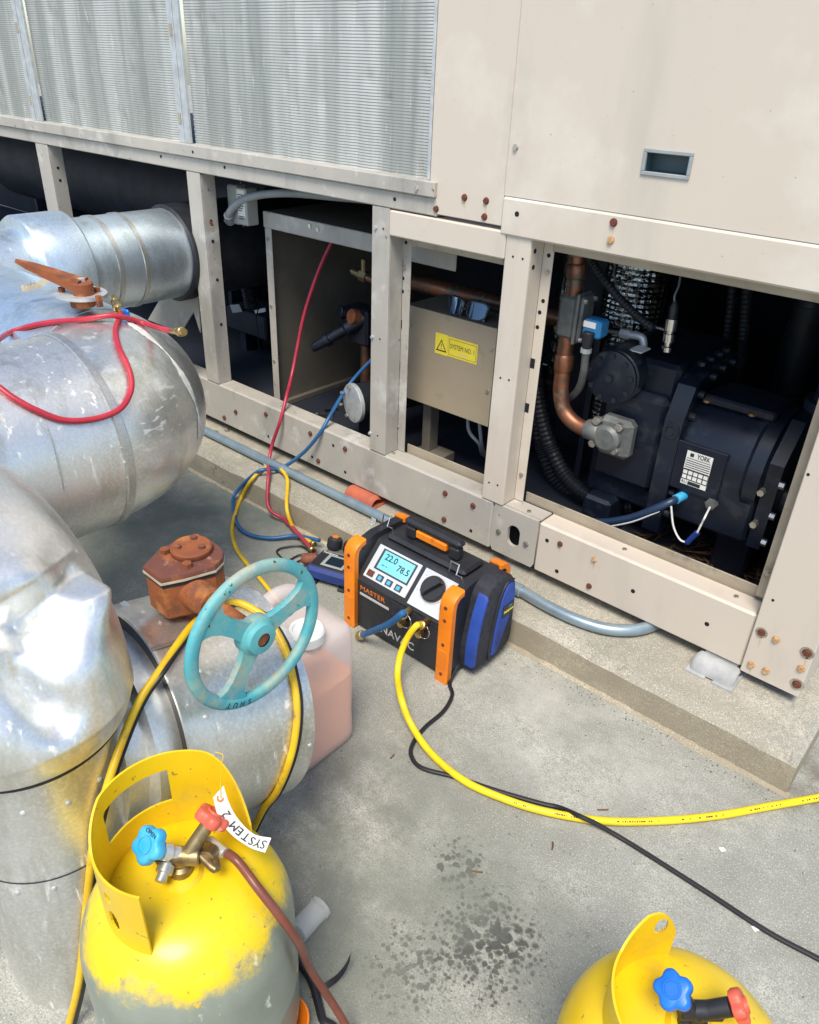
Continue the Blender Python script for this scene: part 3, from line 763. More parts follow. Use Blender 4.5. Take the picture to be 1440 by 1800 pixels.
# brass relief valve and dark service valve behind the third post
VY = 2.05
bv_ = thing('brass_valve', F(640,490,VY), 'small brass valve with a bright stem, beside the third post', 'valve')
a, c = F(616,475,VY), F(655,492,VY)
ax = (c-a).normalized()
b = MB(); b.cyl(a, a+ax*.012, .004, seg=8); b.cyl(a+ax*.012, a+ax*.05, .014, seg=14, b=.002); b.cyl(a+ax*.05, a+ax*.085, .021, seg=6, b=.002)
b.build('body', 'brass_dull', bv_)
b = MB(); b.cyl(a+ax*.068, a+ax*.068+Vector((0,0,.06)), .010, seg=10); b.build('riser', 'brass_dull', bv_)
MB().cyl(a+ax*.085, a+ax*.30, .012, seg=10).build('branch', 'copper', bv_)
sv = thing('service_valve', F(620,640,VY), 'black capped service valve standing out towards the red hose in the third bay', 'valve')
a, c = F(549,612,VY-.08), F(640,560,VY+.05); ax = (c-a).normalized()
b = MB(); b.lathe([(.016,0), (.019,.008), (.021,.06), (.027,.062), (.027,.078), (.021,.08), (.022,.15), (.03,.16), (.03,.25)], a, ax, 16); b.build('stem_cap', 'compressor_paint', sv)
c2 = F(612,575,VY+.03)
MB().cyl(F(596,548,VY), F(640,552,VY+.1), .026, seg=16, b=.003).build('body', 'compressor_paint', sv)
MB().cyl(F(617,556,VY+.0), F(640,560,VY+.06), .0275, seg=16).build('pipe_stub', 'rust', sv)
MB().box(c2.x-.03, c2.x+.10, VY+.03, VY+.12, c2.z-.06, c2.z+.08, b=.01).build('block', 'compressor_paint', sv)
MB().cyl((c2.x+.05, VY+.08, BF), (c2.x+.05, VY+.08, c2.z-.05), .022, seg=14).build('riser', 'copper', sv)

# bolted end of the filter drier
FY = 1.86
fd = thing('filter_drier', F(625,745,FY), 'grey bolted round end cap of a filter drier low in the third bay', 'filter drier')
c = F(624,708,FY); rr = .072
MB().cyl(c, c+Vector((.10,.50,0)), rr-.006, seg=32).build('shell', 'bolt_dark', fd)
o = MB().cyl(c+Vector((-.003,-.012,0)), c+Vector((.002,.004,0)), rr, seg=32, b=.002).build('end_cap', 'galvanised', fd)
for k in range(8):
    a = 2*math.pi*k/8+.3; q = c+Vector((math.cos(a)*.060, -.012, math.sin(a)*.060))
    MB().cyl(q, q+Vector((0,-.006,0)), .0065, seg=6).build('bolt', 'bolt_zinc', o, smooth=False)
MB().box(c.x-.03, c.x+.05, FY+.05, FY+.1, BF, c.z-rr*.8).build('foot', 'shell_black', fd)

# loose bolts lying on the bay floor by the blue hose
for k, (px, py, az) in enumerate(((560,728,.3), (574,722,1.2), (583,730,2.2))):
    p = on(px, py, 2, BF+.007)
    o = thing('loose_bolt', p-Vector((0,0,.007)), ('loose zinc bolt on the bay floor nearest the red hose', 'loose zinc bolt in the middle of three on the bay floor', 'loose zinc bolt on the bay floor touching the blue hose')[k], 'bolt', 'loose bolts on the bay floor')
    dd = Vector((math.cos(az), math.sin(az), 0))
    MB().cyl(p, p+dd*.05, .0045, seg=8).build('shank', 'chrome', o)
    MB().cyl(p-dd*.009, p, .0085, seg=6).build('bolt_head', 'chrome', o)

# SYSTEM NO. 1 control box with its stickers
SY = 1.90
sb = thing('control_box', (-1.46, SY+.1, BF), 'beige metal control box with yellow warning stickers reading SYSTEM NO. 1', 'control box')
sx0, sx1, sz0, sz1 = -1.652, -1.286, .455, .771
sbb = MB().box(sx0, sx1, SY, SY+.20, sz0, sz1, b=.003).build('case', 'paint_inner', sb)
simple('box_beige', (.36,.30,.21), .45, var=(.32,.265,.19), vscale=5, layers=[((.22,.19,.14), 12, .6, .8)])
o = MB().box(sx0-.002, sx1+.002, SY-.004, SY-.0005, sz0-.002, sz1+.001, b=.0012).build('cover', 'box_beige', sb)
for px, py in ((721,570), (716,641), (865,613), (857,688)):
    p = F(px, py, SY-.004); MB().cyl((p.x, SY-.0035, p.z), (p.x, SY-.008, p.z), .0058, seg=10).build('screw', 'bolt_zinc', o, smooth=False)
MB().box(-1.60, -1.565, SY+.05, SY+.10, BF, sz0, b=.002).build('stand', 'paint_inner', sb)
MB().box(-1.62, -1.50, SY+.03, SY+.12, BF, BF+.05, b=.002).build('stand_foot', 'paint_inner', sb)
yb = SY-.0042
s0, s1 = F(767,577,yb), F(839,626,yb)
st = MB().box(s0.x, s0.x+.052, yb-.001, yb-.0002, s0.z-.080, s0.z-.012).build('warning_sticker', 'sticker_yellow', sb, smooth=False)
st2 = MB().box(s0.x+.053, s1.x, yb-.001, yb-.0002, s0.z-.078, s0.z-.014).build('name_sticker', 'sticker_yellow', sb, smooth=False)
tx = s0.x+.026; tz = s0.z-.050; tr = [(-.0215,-.019), (.0215,-.019), (0,.021)]; ti = [(x*.74, z*.74-.0008) for x, z in tr]
b = MB(); b.holed(tr, ti, (tx, yb-.0012, tz), X3, -Z3, .0002)
b.v = [Vector((p.x, p.y, 2*tz-p.z)) for p in b.v]; b.build('warning_triangle', 'ink', st, smooth=False)
text('!', .026, MX((tx, yb-.0014, tz-.003), X3, Z3), 'ink', st, 'exclamation_mark', align='CENTER', th=.0001)
zc = s0.z-.046; zx0, zx1 = s0.x+.057, s1.x-.004
b = MB()
for (x0, x1, z0, z1) in ((zx0, zx1, zc+.025, zc+.0262), (zx0, zx1, zc-.0262, zc-.025), (zx0, zx0+.0012, zc-.025, zc+.025), (zx1-.0012, zx1, zc-.025, zc+.025)): b.box(x0, x1, yb-.0012, yb-.0011, z0, z1)
b.build('border', 'ink', st2, smooth=False)
text('SYSTEM NO. 1', .022, MX(((zx0+zx1)/2, yb-.0014, zc+.003), X3, Z3), 'ink', st2, align='CENTER', th=.0001, width=(zx1-zx0)*.88)
b = MB(); b.box((zx0+zx1)/2-.018, (zx0+zx1)/2+.018, yb-.0012, yb-.0011, zc-.018, zc-.0155); b.build('print_line', 'ink_grey', st2, smooth=False)
# wires out of the bottom of the box
for k, (a, c) in enumerate((((822,738), (850,800)), ((842,745), (855,800)))):
    pts = catmull([F(a[0], a[1]-12, SY+.06), F(a[0]+3, a[1]+20, SY+.06), F(c[0]-8, c[1]-20, SY+.08), F(c[0], c[1], SY+.16), F(c[0]+30, c[1]+10, SY+.3)], 8)
    tag(MB().tube(pts, .006, 8).build('control_cable', 'conduit_grey'), ('thin grey cable hanging from the underside of the control box nearer its stand', 'thin grey cable hanging from the corner of the control box next to the fourth post')[k], 'cable', 'cables below the control box')

# sunglasses left on the control box
sg = thing('sunglasses', (-1.43, SY+.04, sz1), 'dark wraparound sunglasses lying on the beige control box', 'sunglasses')
ctr = on(815, 563, 2, sz1+.020); gy = SY+.012
gx = F(815,555,gy).x
def lens(xc):
    b = MB(); rows = []
    for j in range(7):
        t = j/6; row = []
        for i in range(9):
            s = i/8*2-1
            hw_ = .036*(1-.18*(1-t)); x = xc + s*hw_
            z = sz1+.003 + t*(.052-.006*abs(s)**3)
            row.append(Vector((x, gy+.010*((x-gx)/.065)**2 + .012*t - .003*(1-s*s), z)))
        rows.append(row)
    b.rings(rows, False, False, False); return b
for s in (-1, 1):
    lens(gx+s*.041).build('lens', 'glasses_lens', sg)
    xc = gx+s*.041; ring = []
    for k in range(25):
        a = 2*math.pi*k/24; sx_ = max(-1, min(1, 1.15*math.cos(a))); tz_ = (max(-1, min(1, 1.15*math.sin(a)))+1)/2
        x = xc+sx_*.0365*(1-.18*(1-tz_)); ring.append(Vector((x, gy+.010*((x-gx)/.065)**2+.012*tz_, sz1+.003+tz_*.052)))
    MB().tube(ring, .0034, 8).build('frame', 'glasses_frame', sg)
    xo = gx+s*.079
    MB().tube(catmull([Vector((xo, gy+.022, sz1+.042)), Vector((xo+s*.006, gy+.05, sz1+.03)), Vector((xo, gy+.10, sz1+.018)), Vector((xo-s*.012, gy+.135, sz1+.004))], 6), .0035, 8).build('temple', 'glasses_frame', sg)
MB().tube([Vector((gx-.008, gy, sz1+.030)), Vector((gx, gy-.002, sz1+.033)), Vector((gx+.008, gy, sz1+.030))], .0035, 8).build('bridge', 'glasses_frame', sg)

# horizontal copper line behind the control box
cp = thing('copper_line', F(800,515,2.2), 'thick dull copper pipe running level behind the control box', 'pipe')
pz = .752
MB().cyl((-2.0, 2.2, pz), (-1.08, 2.2, pz), .030, seg=20).build('pipe', 'copper', cp)
for x in (-1.98, -1.1): MB().box(x-.01, x+.01, 2.19, 2.21, BF, pz-.029).build('hanger', 'shell_black', cp)
vs_ = thing('suction_vessel', (-1.35, 2.7, BF), 'black vertical vessel in shadow behind the copper line', 'vessel')
MB().lathe([(0,0), (.17,0), (.17,.80), (0,.85)], (-1.30,2.65,BF), Z3, 28).build('shell', 'shell_black', vs_)

# ---------------------------------------------------------------- compressor bay
CY = 1.92
cm = thing('compressor', (-.7, 2.1, BF), 'dark blue black screw compressor with a white nameplate in the right bay', 'compressor')
bkm = 'compressor_paint'
blk = MB().box(-.955, -.738, CY+.055, 2.34, .33, .775, b=.012).build('rotor_housing', bkm, cm)
MB().box(-.935, -.735, CY+.02, CY+.30, .40, .69, b=.02).build('inlet_casting', bkm, cm)
# round bolted cover on a barrel that points out of the bay
cc_ = F(1078,662,CY); cr = .078
fb = MB().cyl((cc_.x, CY-.005, cc_.z), (cc_.x, CY+.34, cc_.z), cr, seg=36, b=.004).build('filter_barrel', bkm, cm)
cap = MB().lathe([(cr*.95, 0), (cr*.95, .010), (cr*.86, .013), (0, .013)], (cc_.x, CY-.004, cc_.z), -Y3, 36).build('round_cover', bkm, cm)
for k in range(9):
    a = 2*math.pi*k/9+.2
    q = Vector((cc_.x+math.cos(a)*cr*.80, CY-.015, cc_.z+math.sin(a)*cr*.80))
    MB().cyl(q, q-Y3*.007, .0072, seg=10).build('bolt', 'bolt_dark', cap, smooth=False)
MB().cyl((cc_.x, CY-.016, cc_.z), (cc_.x, CY-.028, cc_.z), .011, seg=6).build('plug', 'bolt_dark', cap, smooth=False)
q = F(1117,623,CY+.03)
MB().box(cc_.x+.01, cc_.x+.055, CY+.03, CY+.085, cc_.z+cr*.93, cc_.z+cr*.93+.003).build('paper_label', 'paper', cm, smooth=False)
# bolted joint flange across the machine and the motor barrel
fl = MB().prism([(-.02,.30), (.33,.30), (.33,.70), (.27,.775), (.10,.775), (.02,.735), (-.02,.64)], (-.735, CY+.03, 0), Y3, Z3, .05)
fo = fl.build('joint_flange', bkm, cm)
def fb_(x, y, z, d=-1):
    MB().cyl((x, y, z), (x, y+.016*d, z), .0105, seg=10).build('bolt', 'bolt_dark', fo, smooth=False)
for z in (.36, .43, .50, .57): MB().cyl((-.684, CY+.03, z), (-.668, CY+.03, z), .011, seg=10).build('bolt', 'bolt_dark', fo, smooth=False)
for y_, z in ((CY+.05,.655), (CY+.08,.71), (CY+.14,.745), (CY+.20,.755), (CY+.27,.755)):
    MB().cyl((-.684, y_, z), (-.668, y_, z), .011, seg=10).build('bolt', 'bolt_dark', fo, smooth=False)
for y_ in (CY+.12, CY+.18, CY+.24, CY+.29): MB().cyl((-.71, y_, .774), (-.71, y_, .784), .012, seg=6).build('bolt', 'bolt_dark', fo, smooth=False)
MB().lathe([(.024,0), (.024,.006), (.014,.006), (.012,.001), (0,.001)], (-.712, CY+.012, .615), -Y3, 18).build('port_plug', 'bolt_dark', fo)
mc = Vector((0, CY+.165, .545))
prof = [(-.685, .150), (-.665, .158), (-.50, .158), (-.49, .166), (-.455, .166), (-.447, .15)]
MB().lathe([(r, x+.7) for x, r in prof], (-.7, mc.y, mc.z), X3, 40).build('motor_barrel', bkm, cm)
MB().box(-.665, -.452, CY+.012, CY+.30, .365, .545, b=.010).build('motor_skirt', bkm, cm)
MB().box(-.670, -.478, CY+.075, CY+.23, .690, .716, b=.006).build('terminal_plate', bkm, cm)
for px, py in ((1243,706), (1322,730)):
    p = on(px, py, 2, .716); MB().lathe([(.010,0), (.010,.006), (.006,.006), (0,.003)], (p.x, p.y, .7155), Z3, 12).build('terminal', 'brass_dull', cm)
ef = MB().prism([(.004,.365), (.28,.365), (.30,.45), (.30,.64), (.25,.705), (.09,.705), (.004,.61)], (-.446, CY+.01, 0), Y3, Z3, .035).build('end_flange', bkm, cm)
for z in (.39, .47, .56): 
    MB().cyl((-.411, CY+.018, z), (-.398, CY+.018, z), .010, seg=6).build('bolt', 'bolt_zinc', ef, smooth=False)
for px, py in ((1325,922), (1338,866), (1252,886)):
    p = F(px, py, CY+.0); MB().cyl((p.x, CY+.015, p.z), (p.x, CY-.006, p.z), .0095, seg=6).build('bolt', 'bolt_zinc' if px != 1252 else 'cast_grey', ef, smooth=False)
MB().lathe([(.05,0), (.05,.10), (.06,.10), (.06,.13), (.045,.13), (.045,.20)], (-.412, mc.y-.03, .47), X3, 20).build('outlet_pipe', bkm, cm)
np_ = [F(*p, CY+.0105) for p in ((1203,789), (1257,803), (1246,860), (1191,842))]
nz0, nz1 = .482, .580; nx0, nx1 = np_[3].x+.012, np_[1].x
MB().box(nx0-.03, nx1+.035, CY+.004, CY+.0118, nz0-.022, nz1+.02, b=.002).build('nameplate_pad', bkm, cm)
pl_ = MB().box(nx0, nx1, CY+.0025, CY+.0036, nz0, nz1).build('nameplate', 'paper', cm, smooth=False)
yn = CY+.0022
wn = nx1-nx0
b = MB()
b.box(nx0+.003, nx1-.003, yn-.0004, yn, nz1-.0215, nz1-.020)
for k in range(5): b.box(nx0+.002, nx1-.002, yn-.0004, yn, nz1-.0285-.0062*k, nz1-.0265-.0062*k)
for i in range(6): 
    x = nx0+wn*i/5; b.box(max(nx0,x-.0012), min(nx1, x+.0012), yn-.0004, yn, nz0+.016, nz0+.044)
for zz in (.044, .030, .016): b.box(nx0, nx1, yn-.0005, yn-.0001, nz0+zz-.0012, nz0+zz+.0012)
b.box(nx0+.02, nx0+.055, yn-.0004, yn, nz0+.002, nz0+.012)
b.build('nameplate_grid', 'ink', pl_, smooth=False)
text('YORK', .019, MX((nx0+wn*.66, yn-.0004, nz1-.010), X3, Z3), 'ink', pl_, align='CENTER', th=.0002, bold=.0003, width=.036)
MB().box(nx0+.010, nx0+.020, yn-.0005, yn, nz1-.015, nz1-.005).build('maker_mark', 'ink', pl_, smooth=False)
text('RU', .012, MX((nx0+.002, yn-.0004, nz0+.007), X3, Z3), 'ink', pl_, th=.0002)
for x in (-.90, -.50):
    MB().box(x-.05, x+.05, CY+.10, CY+.25, BF, .37, b=.006).build('foot', bkm, cm)
MB().box(-.93, -.84, CY+.0, CY+.2, BF, .34, b=.01).build('foot_leg', bkm, cm)
p = F(1250,886,CY); MB().cyl((p.x, CY+.014, p.z), (p.x, CY-.004, p.z), .016, seg=6).build('drain_plug', 'cast_grey', cm, smooth=False)

# discharge line: copper elbow, bolted flange, check valve and solenoid
dl = thing('discharge_line', F(1000,700,CY-.02), 'copper discharge pipe with grey check valve and bolted flange on the compressor', 'pipe')
DY = CY-.030
path = [F(*p, DY) for p in ((1016,410), (1013,460), (1010,510), (1002,560), (995,610), (990,650), (986,690), (992,722), (1012,745), (1040,758), (1062,764))]
P = catmull(path, 8)
MB().tube(P, [.0225]*len(P), 18).build('copper_pipe', 'copper', dl)
def sleeve(a, c, r, mat='copper'):
    MB().lathe([(r*.86,0), (r,.006), (r,(c-a).length-.006), (r*.86,(c-a).length)], a, c-a, 18).build('sleeve', mat, dl)
sleeve(F(1014,462,DY), F(1012,490,DY), .0275); sleeve(F(993,622,DY), F(990,652,DY), .0275); sleeve(F(1018,420,DY), F(1015,450,DY), .026, 'cast_grey')
sleeve(F(1030,752,DY), F(1062,764,DY), .029, 'cast_grey')
fc = F(1078,770,DY)
fl_ = MB().box(fc.x-.052, fc.x+.052, DY-.004, DY+.045, fc.z-.058, fc.z+.058, b=.014).build('flange_block', 'cast_grey', dl)
MB().lathe([(.042,0), (.040,.018), (.030,.026), (0,.028)], (fc.x-.012, DY-.003, fc.z), -Y3, 20).build('flange_dome', 'cast_grey', dl)
for px, py in ((1052,738), (1091,750), (1045,777), (1083,790)):
    p = F(px, py, DY-.004); MB().cyl((p.x, DY, p.z), (p.x, DY-.02, p.z), .0125, seg=6, b=.001).build('bolt', 'bolt_zinc', fl_, smooth=False)
vb = F(1012,558,DY)
cv = MB().box(vb.x-.046, vb.x+.012, DY-.028, DY+.03, vb.z-.06, vb.z+.065, b=.012).build('check_valve', 'cast_grey', dl)
MB().box(vb.x+.0125, vb.x+.022, DY-.034, DY+.036, vb.z-.066, vb.z+.072, b=.003).build('valve_cover', 'cast_grey', dl)
MB().box(vb.x+.0225, vb.x+.034, DY-.030, DY+.034, vb.z-.060, vb.z+.066, b=.006).build('valve_bonnet', 'cast_grey', dl)
for dy_ in (-.024, .026):
    for dz_ in (-.05, .055):
        q = Vector((vb.x+.033, DY+dy_, vb.z+dz_)); MB().cyl(q, q+X3*.010, .0065, seg=6).build('bolt', 'bolt_zinc', cv, smooth=False)
MB().cyl(F(978,578,DY), F(996,578,DY), .012, seg=12).build('side_stub', 'copper', dl)
so_ = thing('solenoid_coil', F(1047,600,DY-.03), 'blue solenoid coil with black connector on the grey check valve', 'solenoid')
s = F(1048,576,DY-.02)
cb_ = MB().box(s.x-.028, s.x+.026, DY-.045, DY+.005, s.z-.024, s.z+.024, b=.006).build('coil_body', 'solenoid_blue', so_)
MB().box(s.x-.024, s.x+.012, DY-.0475, DY-.0455, s.z+.004, s.z+.020).build('coil_label', 'paper', cb_, smooth=False)
MB().cyl(Vector((s.x-.02, DY-.02, s.z)), Vector((vb.x+.03, DY-.01, s.z)), .010, seg=12).build('stem', 'bolt_zinc', so_)
k0, k1 = F(1036,583,DY-.05), F(1031,612,DY-.05)
MB().cyl(k0, k1, .0165, .013, seg=12, b=.003).build('connector', 'rubber_black', so_)
MB().cyl(k1, k1+(k1-k0).normalized()*.012, .015, seg=10).build('gland_nut', 'conduit_grey', so_)
pts = catmull([k1, F(1029,630,DY-.045), F(1026,655,DY-.03), F(1019,680,DY), F(1005,697,DY+.04), F(985,705,DY+.1)], 8)
MB().tube(pts, .0105, 10).build('braided_cable', 'cast_grey', so_)
# foil wrapped oil separator
os_ = thing('oil_separator', (-.95, 2.42, BF), 'tall cylinder wrapped in shiny crinkled foil behind the compressor', 'oil separator')
oc = F(1122,500,2.42); rows = []
nr = 90
for j in range(nr+1):
    z = BF+.15+(1.095-BF-.15)*j/nr; row = []
    for i in range(64):
        a = 2*math.pi*i/64; r = .105 + (.0022 if j % 2 else 0) + (.0018 if i % 2 else 0) + random.uniform(-.0008, .0008)
        row.append(Vector((oc.x+math.cos(a)*r, 2.42+math.sin(a)*r, z)))
    rows.append(row)
MB().rings(rows).build('foil_jacket', 'foil_wrap', os_, ang=10)
MB().cyl((oc.x, 2.42, BF), (oc.x, 2.42, BF+.15), .09, seg=24).build('base', 'shell_black', os_)
o = os_
os2 = thing('oil_separator', (-1.1, 2.72, BF), 'second dark foil wrapped cylinder, half hidden behind the copper discharge pipe', 'oil separator')
b = MB(); b.rings([[p+Vector((-.30,.22,0)) for p in r_] for r_ in rows[::3]]); b.build('foil_jacket', 'foil_wrap', os2, ang=10)
MB().cyl((oc.x-.30, 2.64, BF), (oc.x-.30, 2.64, BF+.15), .09, seg=24).build('base', 'shell_black', os2)
# pressure transducer with leads
pt = thing('pressure_sensor', F(1172,612,2.0), 'chrome pressure transducer standing on the compressor with a black plug', 'sensor')
a, c = F(1172,618,2.02), F(1182,560,2.02); ax = (c-a).normalized(); L = (c-a).length
MB().lathe([(.010,0), (.016,.002), (.016,.014), (.010,.016), (.010,.026), (.0165,.028), (.0165,.05), (.012,.052), (.012,.058), (.017,.06), (.017,L)], a, ax, 14).build('sensor_body', 'chrome', pt)
MB().lathe([(.012,0), (.0125,.03), (.006,.045)], c, ax, 12).build('plug', 'rubber_black', pt)
MB().tube(catmull([c+ax*.04, F(1186,520,2.03), F(1194,500,2.06), F(1197,470,2.1), F(1196,440,2.15)], 8), .0028, 6).build('lead', 'conduit_grey', pt)
MB().tube(catmull([F(1170,580,2.03), F(1140,570,2.05), F(1110,550,2.08), F(1090,520,2.12), F(1080,480,2.2), F(1088,440,2.3)], 8), .0032, 6).build('lead', 'conduit_grey', pt)
eb = thing('elbow_fitting', F(1125,605,2.02), 'small silver elbow fitting with a thin tube on top of the compressor', 'fitting')
P = [F(1131,612,2.02), F(1131,600,2.02), F(1127,592,2.02), F(1108,588,2.02), F(1092,585,2.02)]
MB().tube(catmull(P[:4], 6), .011, 12).build('elbow', 'galvanised', eb); MB().cyl(P[3], P[4], .014, seg=6).build('nut', 'galvanised', eb)
MB().tube(catmull([P[4], F(1070,582,2.02), F(1050,578,2.0)], 5), .0055, 8).build('tube', 'cast_grey', eb)

# corrugated black conduits
def corrugated(pts, r, label, name='corrugated_conduit', group='corrugated conduits in the compressor bay'):
    P = catmull(pts, 30)
    # resample evenly
    out = [P[0]]; acc = 0
    for i in range(1, len(P)):
        d = (P[i]-P[i-1]).length; acc += d
        if acc > .0042: out.append(P[i]); acc = 0
    rr = [r*(1.0 if k % 2 else .88) for k in range(len(out))]
    return tag(MB().tube(out, rr, 14).build(name, 'rubber_black', ang=20), label, 'conduit', group)
corrugated([F(*p, 2.05) for p in ((948,560), (942,640), (946,700), (960,760), (985,820), (1020,860), (1070,885), (1120,890))], .024, 'thick black corrugated conduit curving behind the fourth post to the compressor foot')
corrugated([F(*p, 2.14) for p in ((945,700), (948,760), (965,820), (995,865), (1050,900), (1110,905))], .026, 'lower thick black corrugated conduit curving behind the fourth post')
corrugated([F(*p, 2.02) for p in ((1030,440), (1050,475), (1085,520), (1120,555), (1150,578))], .0125, 'thin black corrugated conduit crossing in front of the foil wrapped cylinder')
corrugated([F(*p, 2.5) for p in ((1316,470), (1312,540), (1306,600), (1296,680))], .018, 'black corrugated conduit dropping behind the compressor motor')
corrugated([F(*p, 2.55) for p in ((1290,470), (1285,540), (1276,600), (1268,660))], .016, 'thinner black corrugated conduit beside the one behind the motor')
# blue sensor hose and its leads
BHY = CY-.055
bh = thing('oil_hose', F(1080,915,BHY), 'dark blue hose curving along the sill to a teal fitting under the compressor', 'hose')
P = catmull([F(930,872,CY+.05), F(958,893,CY-.02), F(1010,912,BHY), F(1060,918,BHY), F(1110,910,BHY), F(1150,895,BHY), F(1180,882,BHY+.02), F(1192,876,CY)], 8)
simple('oil_hose_blue', (.014,.032,.075), .4)
MB().tube(P, .0115, 12).build('hose_line', 'oil_hose_blue', bh)
MB().tube([p+Vector((0,-.006,-.013)) for p in P[6:44]], .0028, 6).build('lead', 'white_plastic', bh)
MB().cyl(F(1188,878,CY-.02), F(1204,870,CY+.02), .0135, seg=12).build('fitting', 'knob_cyan', bh)
ld = thing('sensor_lead', F(1205,955,BHY), 'pale looped sensor wire with a dark plug hanging below the motor nameplate', 'wire')
MB().tube(catmull([F(1180,890,BHY), F(1184,925,BHY), F(1195,948,BHY), F(1208,954,BHY)], 8), .0028, 6).build('wire', 'white_plastic', ld)
MB().cyl(F(1208,954,BHY), F(1226,936,BHY), .008, seg=8).build('plug', 'manifold_blue', ld)
MB().tube(catmull([F(1226,936,BHY), F(1234,920,BHY), F(1240,908,BHY), F(1249,890,CY)], 6), .0028, 6).build('wire', 'white_plastic', ld)
# tall dark column beside the corner post
tc = thing('motor_column', (-.36, 2.15, BF), 'dark upright pipe column beside the corner post of the right bay', 'pipe')
MB().cyl((-.385, 2.16, BF), (-.385, 2.16, .86), .055, seg=20, b=.004).build('column', 'shell_black', tc)
MB().lathe([(.075,0), (.075,.03), (.055,.03)], (-.385, 2.16, .70), Z3, 20).build('column_flange', 'shell_black', tc)
for k, (x, y, r_, lb) in enumerate(((-.62, 2.62, .055, 'black insulated riser pipe nearest the foil wrapped cylinder'), (-.43, 2.70, .045, 'black insulated riser pipe behind the end flange of the compressor'))):
    o = thing('insulated_riser_pipe', (x, y, BF), lb, 'pipe', 'black risers behind the compressor')
    MB().cyl((x, y, BF), (x, y, 1.095), r_, seg=20).build('pipe', 'rubber_black', o)
    for z in (.55, .85): MB().lathe([(r_+.001,0), (r_+.006,.003), (r_+.006,.02), (r_+.001,.023)], (x, y, z), Z3, 20).build('clamp', 'bolt_dark', o)
# leaf litter on the bay floor
b = MB(); rnd = random.Random(5)
for k in range(240):
    x, y, a = rnd.uniform(-.78,-.32), rnd.uniform(1.83, 2.2), rnd.uniform(0, 6.28); L = rnd.uniform(.012, .045); wd = rnd.uniform(.0015, .006)
    u = Vector((math.cos(a), math.sin(a), rnd.uniform(-.1,.25))); v = Vector((-math.sin(a), math.cos(a), .1)); c = Vector((x, y, BF+.006+rnd.uniform(0,.012)))
    b.add([c-u*L, c+v*wd, c+u*L, c-v*wd], [(0,1,2,3)])
o = b.build('leaf_litter', 'leaf_brown', smooth=False); o['kind'] = 'stuff'; tag(o, 'brown leaf litter on the floor of the right bay', 'leaf litter')
a = on(1238, 975, 2, BF+.012)
b = MB(); b.add([a+Vector((-.05,-.02,0)), a+Vector((-.01,.006,.004)), a+Vector((.05,.05,.01)), a+Vector((.014,.008,.002))], [(0,1,2,3)])
b.v += [p-Vector((0,0,.0012)) for p in b.v]; b.f += [(7,6,5,4), (0,4,5,1), (1,5,6,2), (2,6,7,3), (3,7,4,0)]
tag(b.build('dry_leaf', 'leaf_orange', smooth=False), 'orange dry leaf on the floor below the compressor nameplate', 'leaf')

# ================================================================== PLINTH FURNITURE
CR = .0165
cd = thing('rigid_conduit', (-1.4, 1.64, PT), 'long pale sky tinted steel conduit lying along the concrete pad', 'conduit')
cy_ = 1.640
cpt = [Vector((-4.2, cy_, PT+CR+.006)), Vector((-3, cy_, PT+CR+.006)), Vector((-2, cy_, PT+CR+.006)), Vector((-1.2, cy_, PT+CR+.006))]
cpt += [on(px, py, 2, PT+CR+.004) for px, py in ((908,1034), (960,1064), (1010,1088), (1060,1104), (1105,1108), (1140,1102), (1170,1088))]
MB().tube(catmull(cpt, 10), CR, 18).build('conduit_pipe', 'conduit', cd)
MB().cyl(on(898,1030,2,PT+CR+.006), on(918,1040,2,PT+CR+.006), CR*1.18, seg=18, b=.002).build('coupling', 'conduit', cd)
for x in (-2.75, -2.08, -1.52, -.955):
    b = MB()
    for k in range(9):
        pass
    prof = []
    b.box(x-.010, x+.010, cy_-CR-.022, cy_-CR-.001, PT, PT+.004, b=.001); b.box(x-.010, x+.010, cy_-CR-.0038, cy_-CR-.0012, PT+.0042, PT+.02, b=.001)
    b.cyl((x, cy_-CR-.013, PT+.003), (x, cy_-CR-.013, PT+.009), .005, seg=6)
    b.build('conduit_clip', 'galvanised', cd)
def isolator(name, mat, x0, x1, y0, label):
    t = thing(name, ((x0+x1)/2, y0+.06, PT), label, 'isolator', 'vibration isolators under the base rail')
    xm = (x0+x1)/2
    b = MB()                                     # base plate with a slot
    pl = [(x0,0), (xm-.010,0), (xm-.010,.022), (xm-.006,.028), (xm+.006,.028), (xm+.010,.022), (xm+.010,0), (x1,0), (x1,.11), (x0,.11)]
    b.prism(pl, (0, y0, PT), X3, Y3, .005); b.build('base_plate', mat, t)
    rows = []
    for k in range(13):
        a = math.pi*k/12
        rows.append([(a, math.cos(a)*.030, math.sin(a)*.026)])
    sec = [(-math.cos(math.pi*k/12)*.036, math.sin(math.pi*k/12)*.029) for k in range(13)]
    rg = []
    L = x1-x0-.01
    for i in range(17):
        s = i/16; k = min(1, .70+.6*math.sin(math.pi*s)**.5); x = x0+.005+L*s 
        rg.append([Vector((x, y0+.046+c*k, PT+.0052+z*1.22*k*(1+.015*math.sin(i*.9)))) for c, z in sec])
    MB().rings(rg, False, False, False).build('rubber_body', mat, t, ang=50)
    MB().box(x0+.02, x1-.02, y0+.072, y0+.10, PT+.006, RB-.0005).build('load_plate', mat, t)
isolator('vibration_isolator', 'isolator_grey', -.436, -.312, 1.652, 'pale grey rubber vibration isolator on a slotted plate beside the corner post')
r0 = on(607,877,2,PT)
isolator('vibration_isolator', 'isolator_red', r0.x-.02, r0.x+.125, r0.y-.012, 'red rubber vibration isolator on a slotted plate behind the black recovery machine')
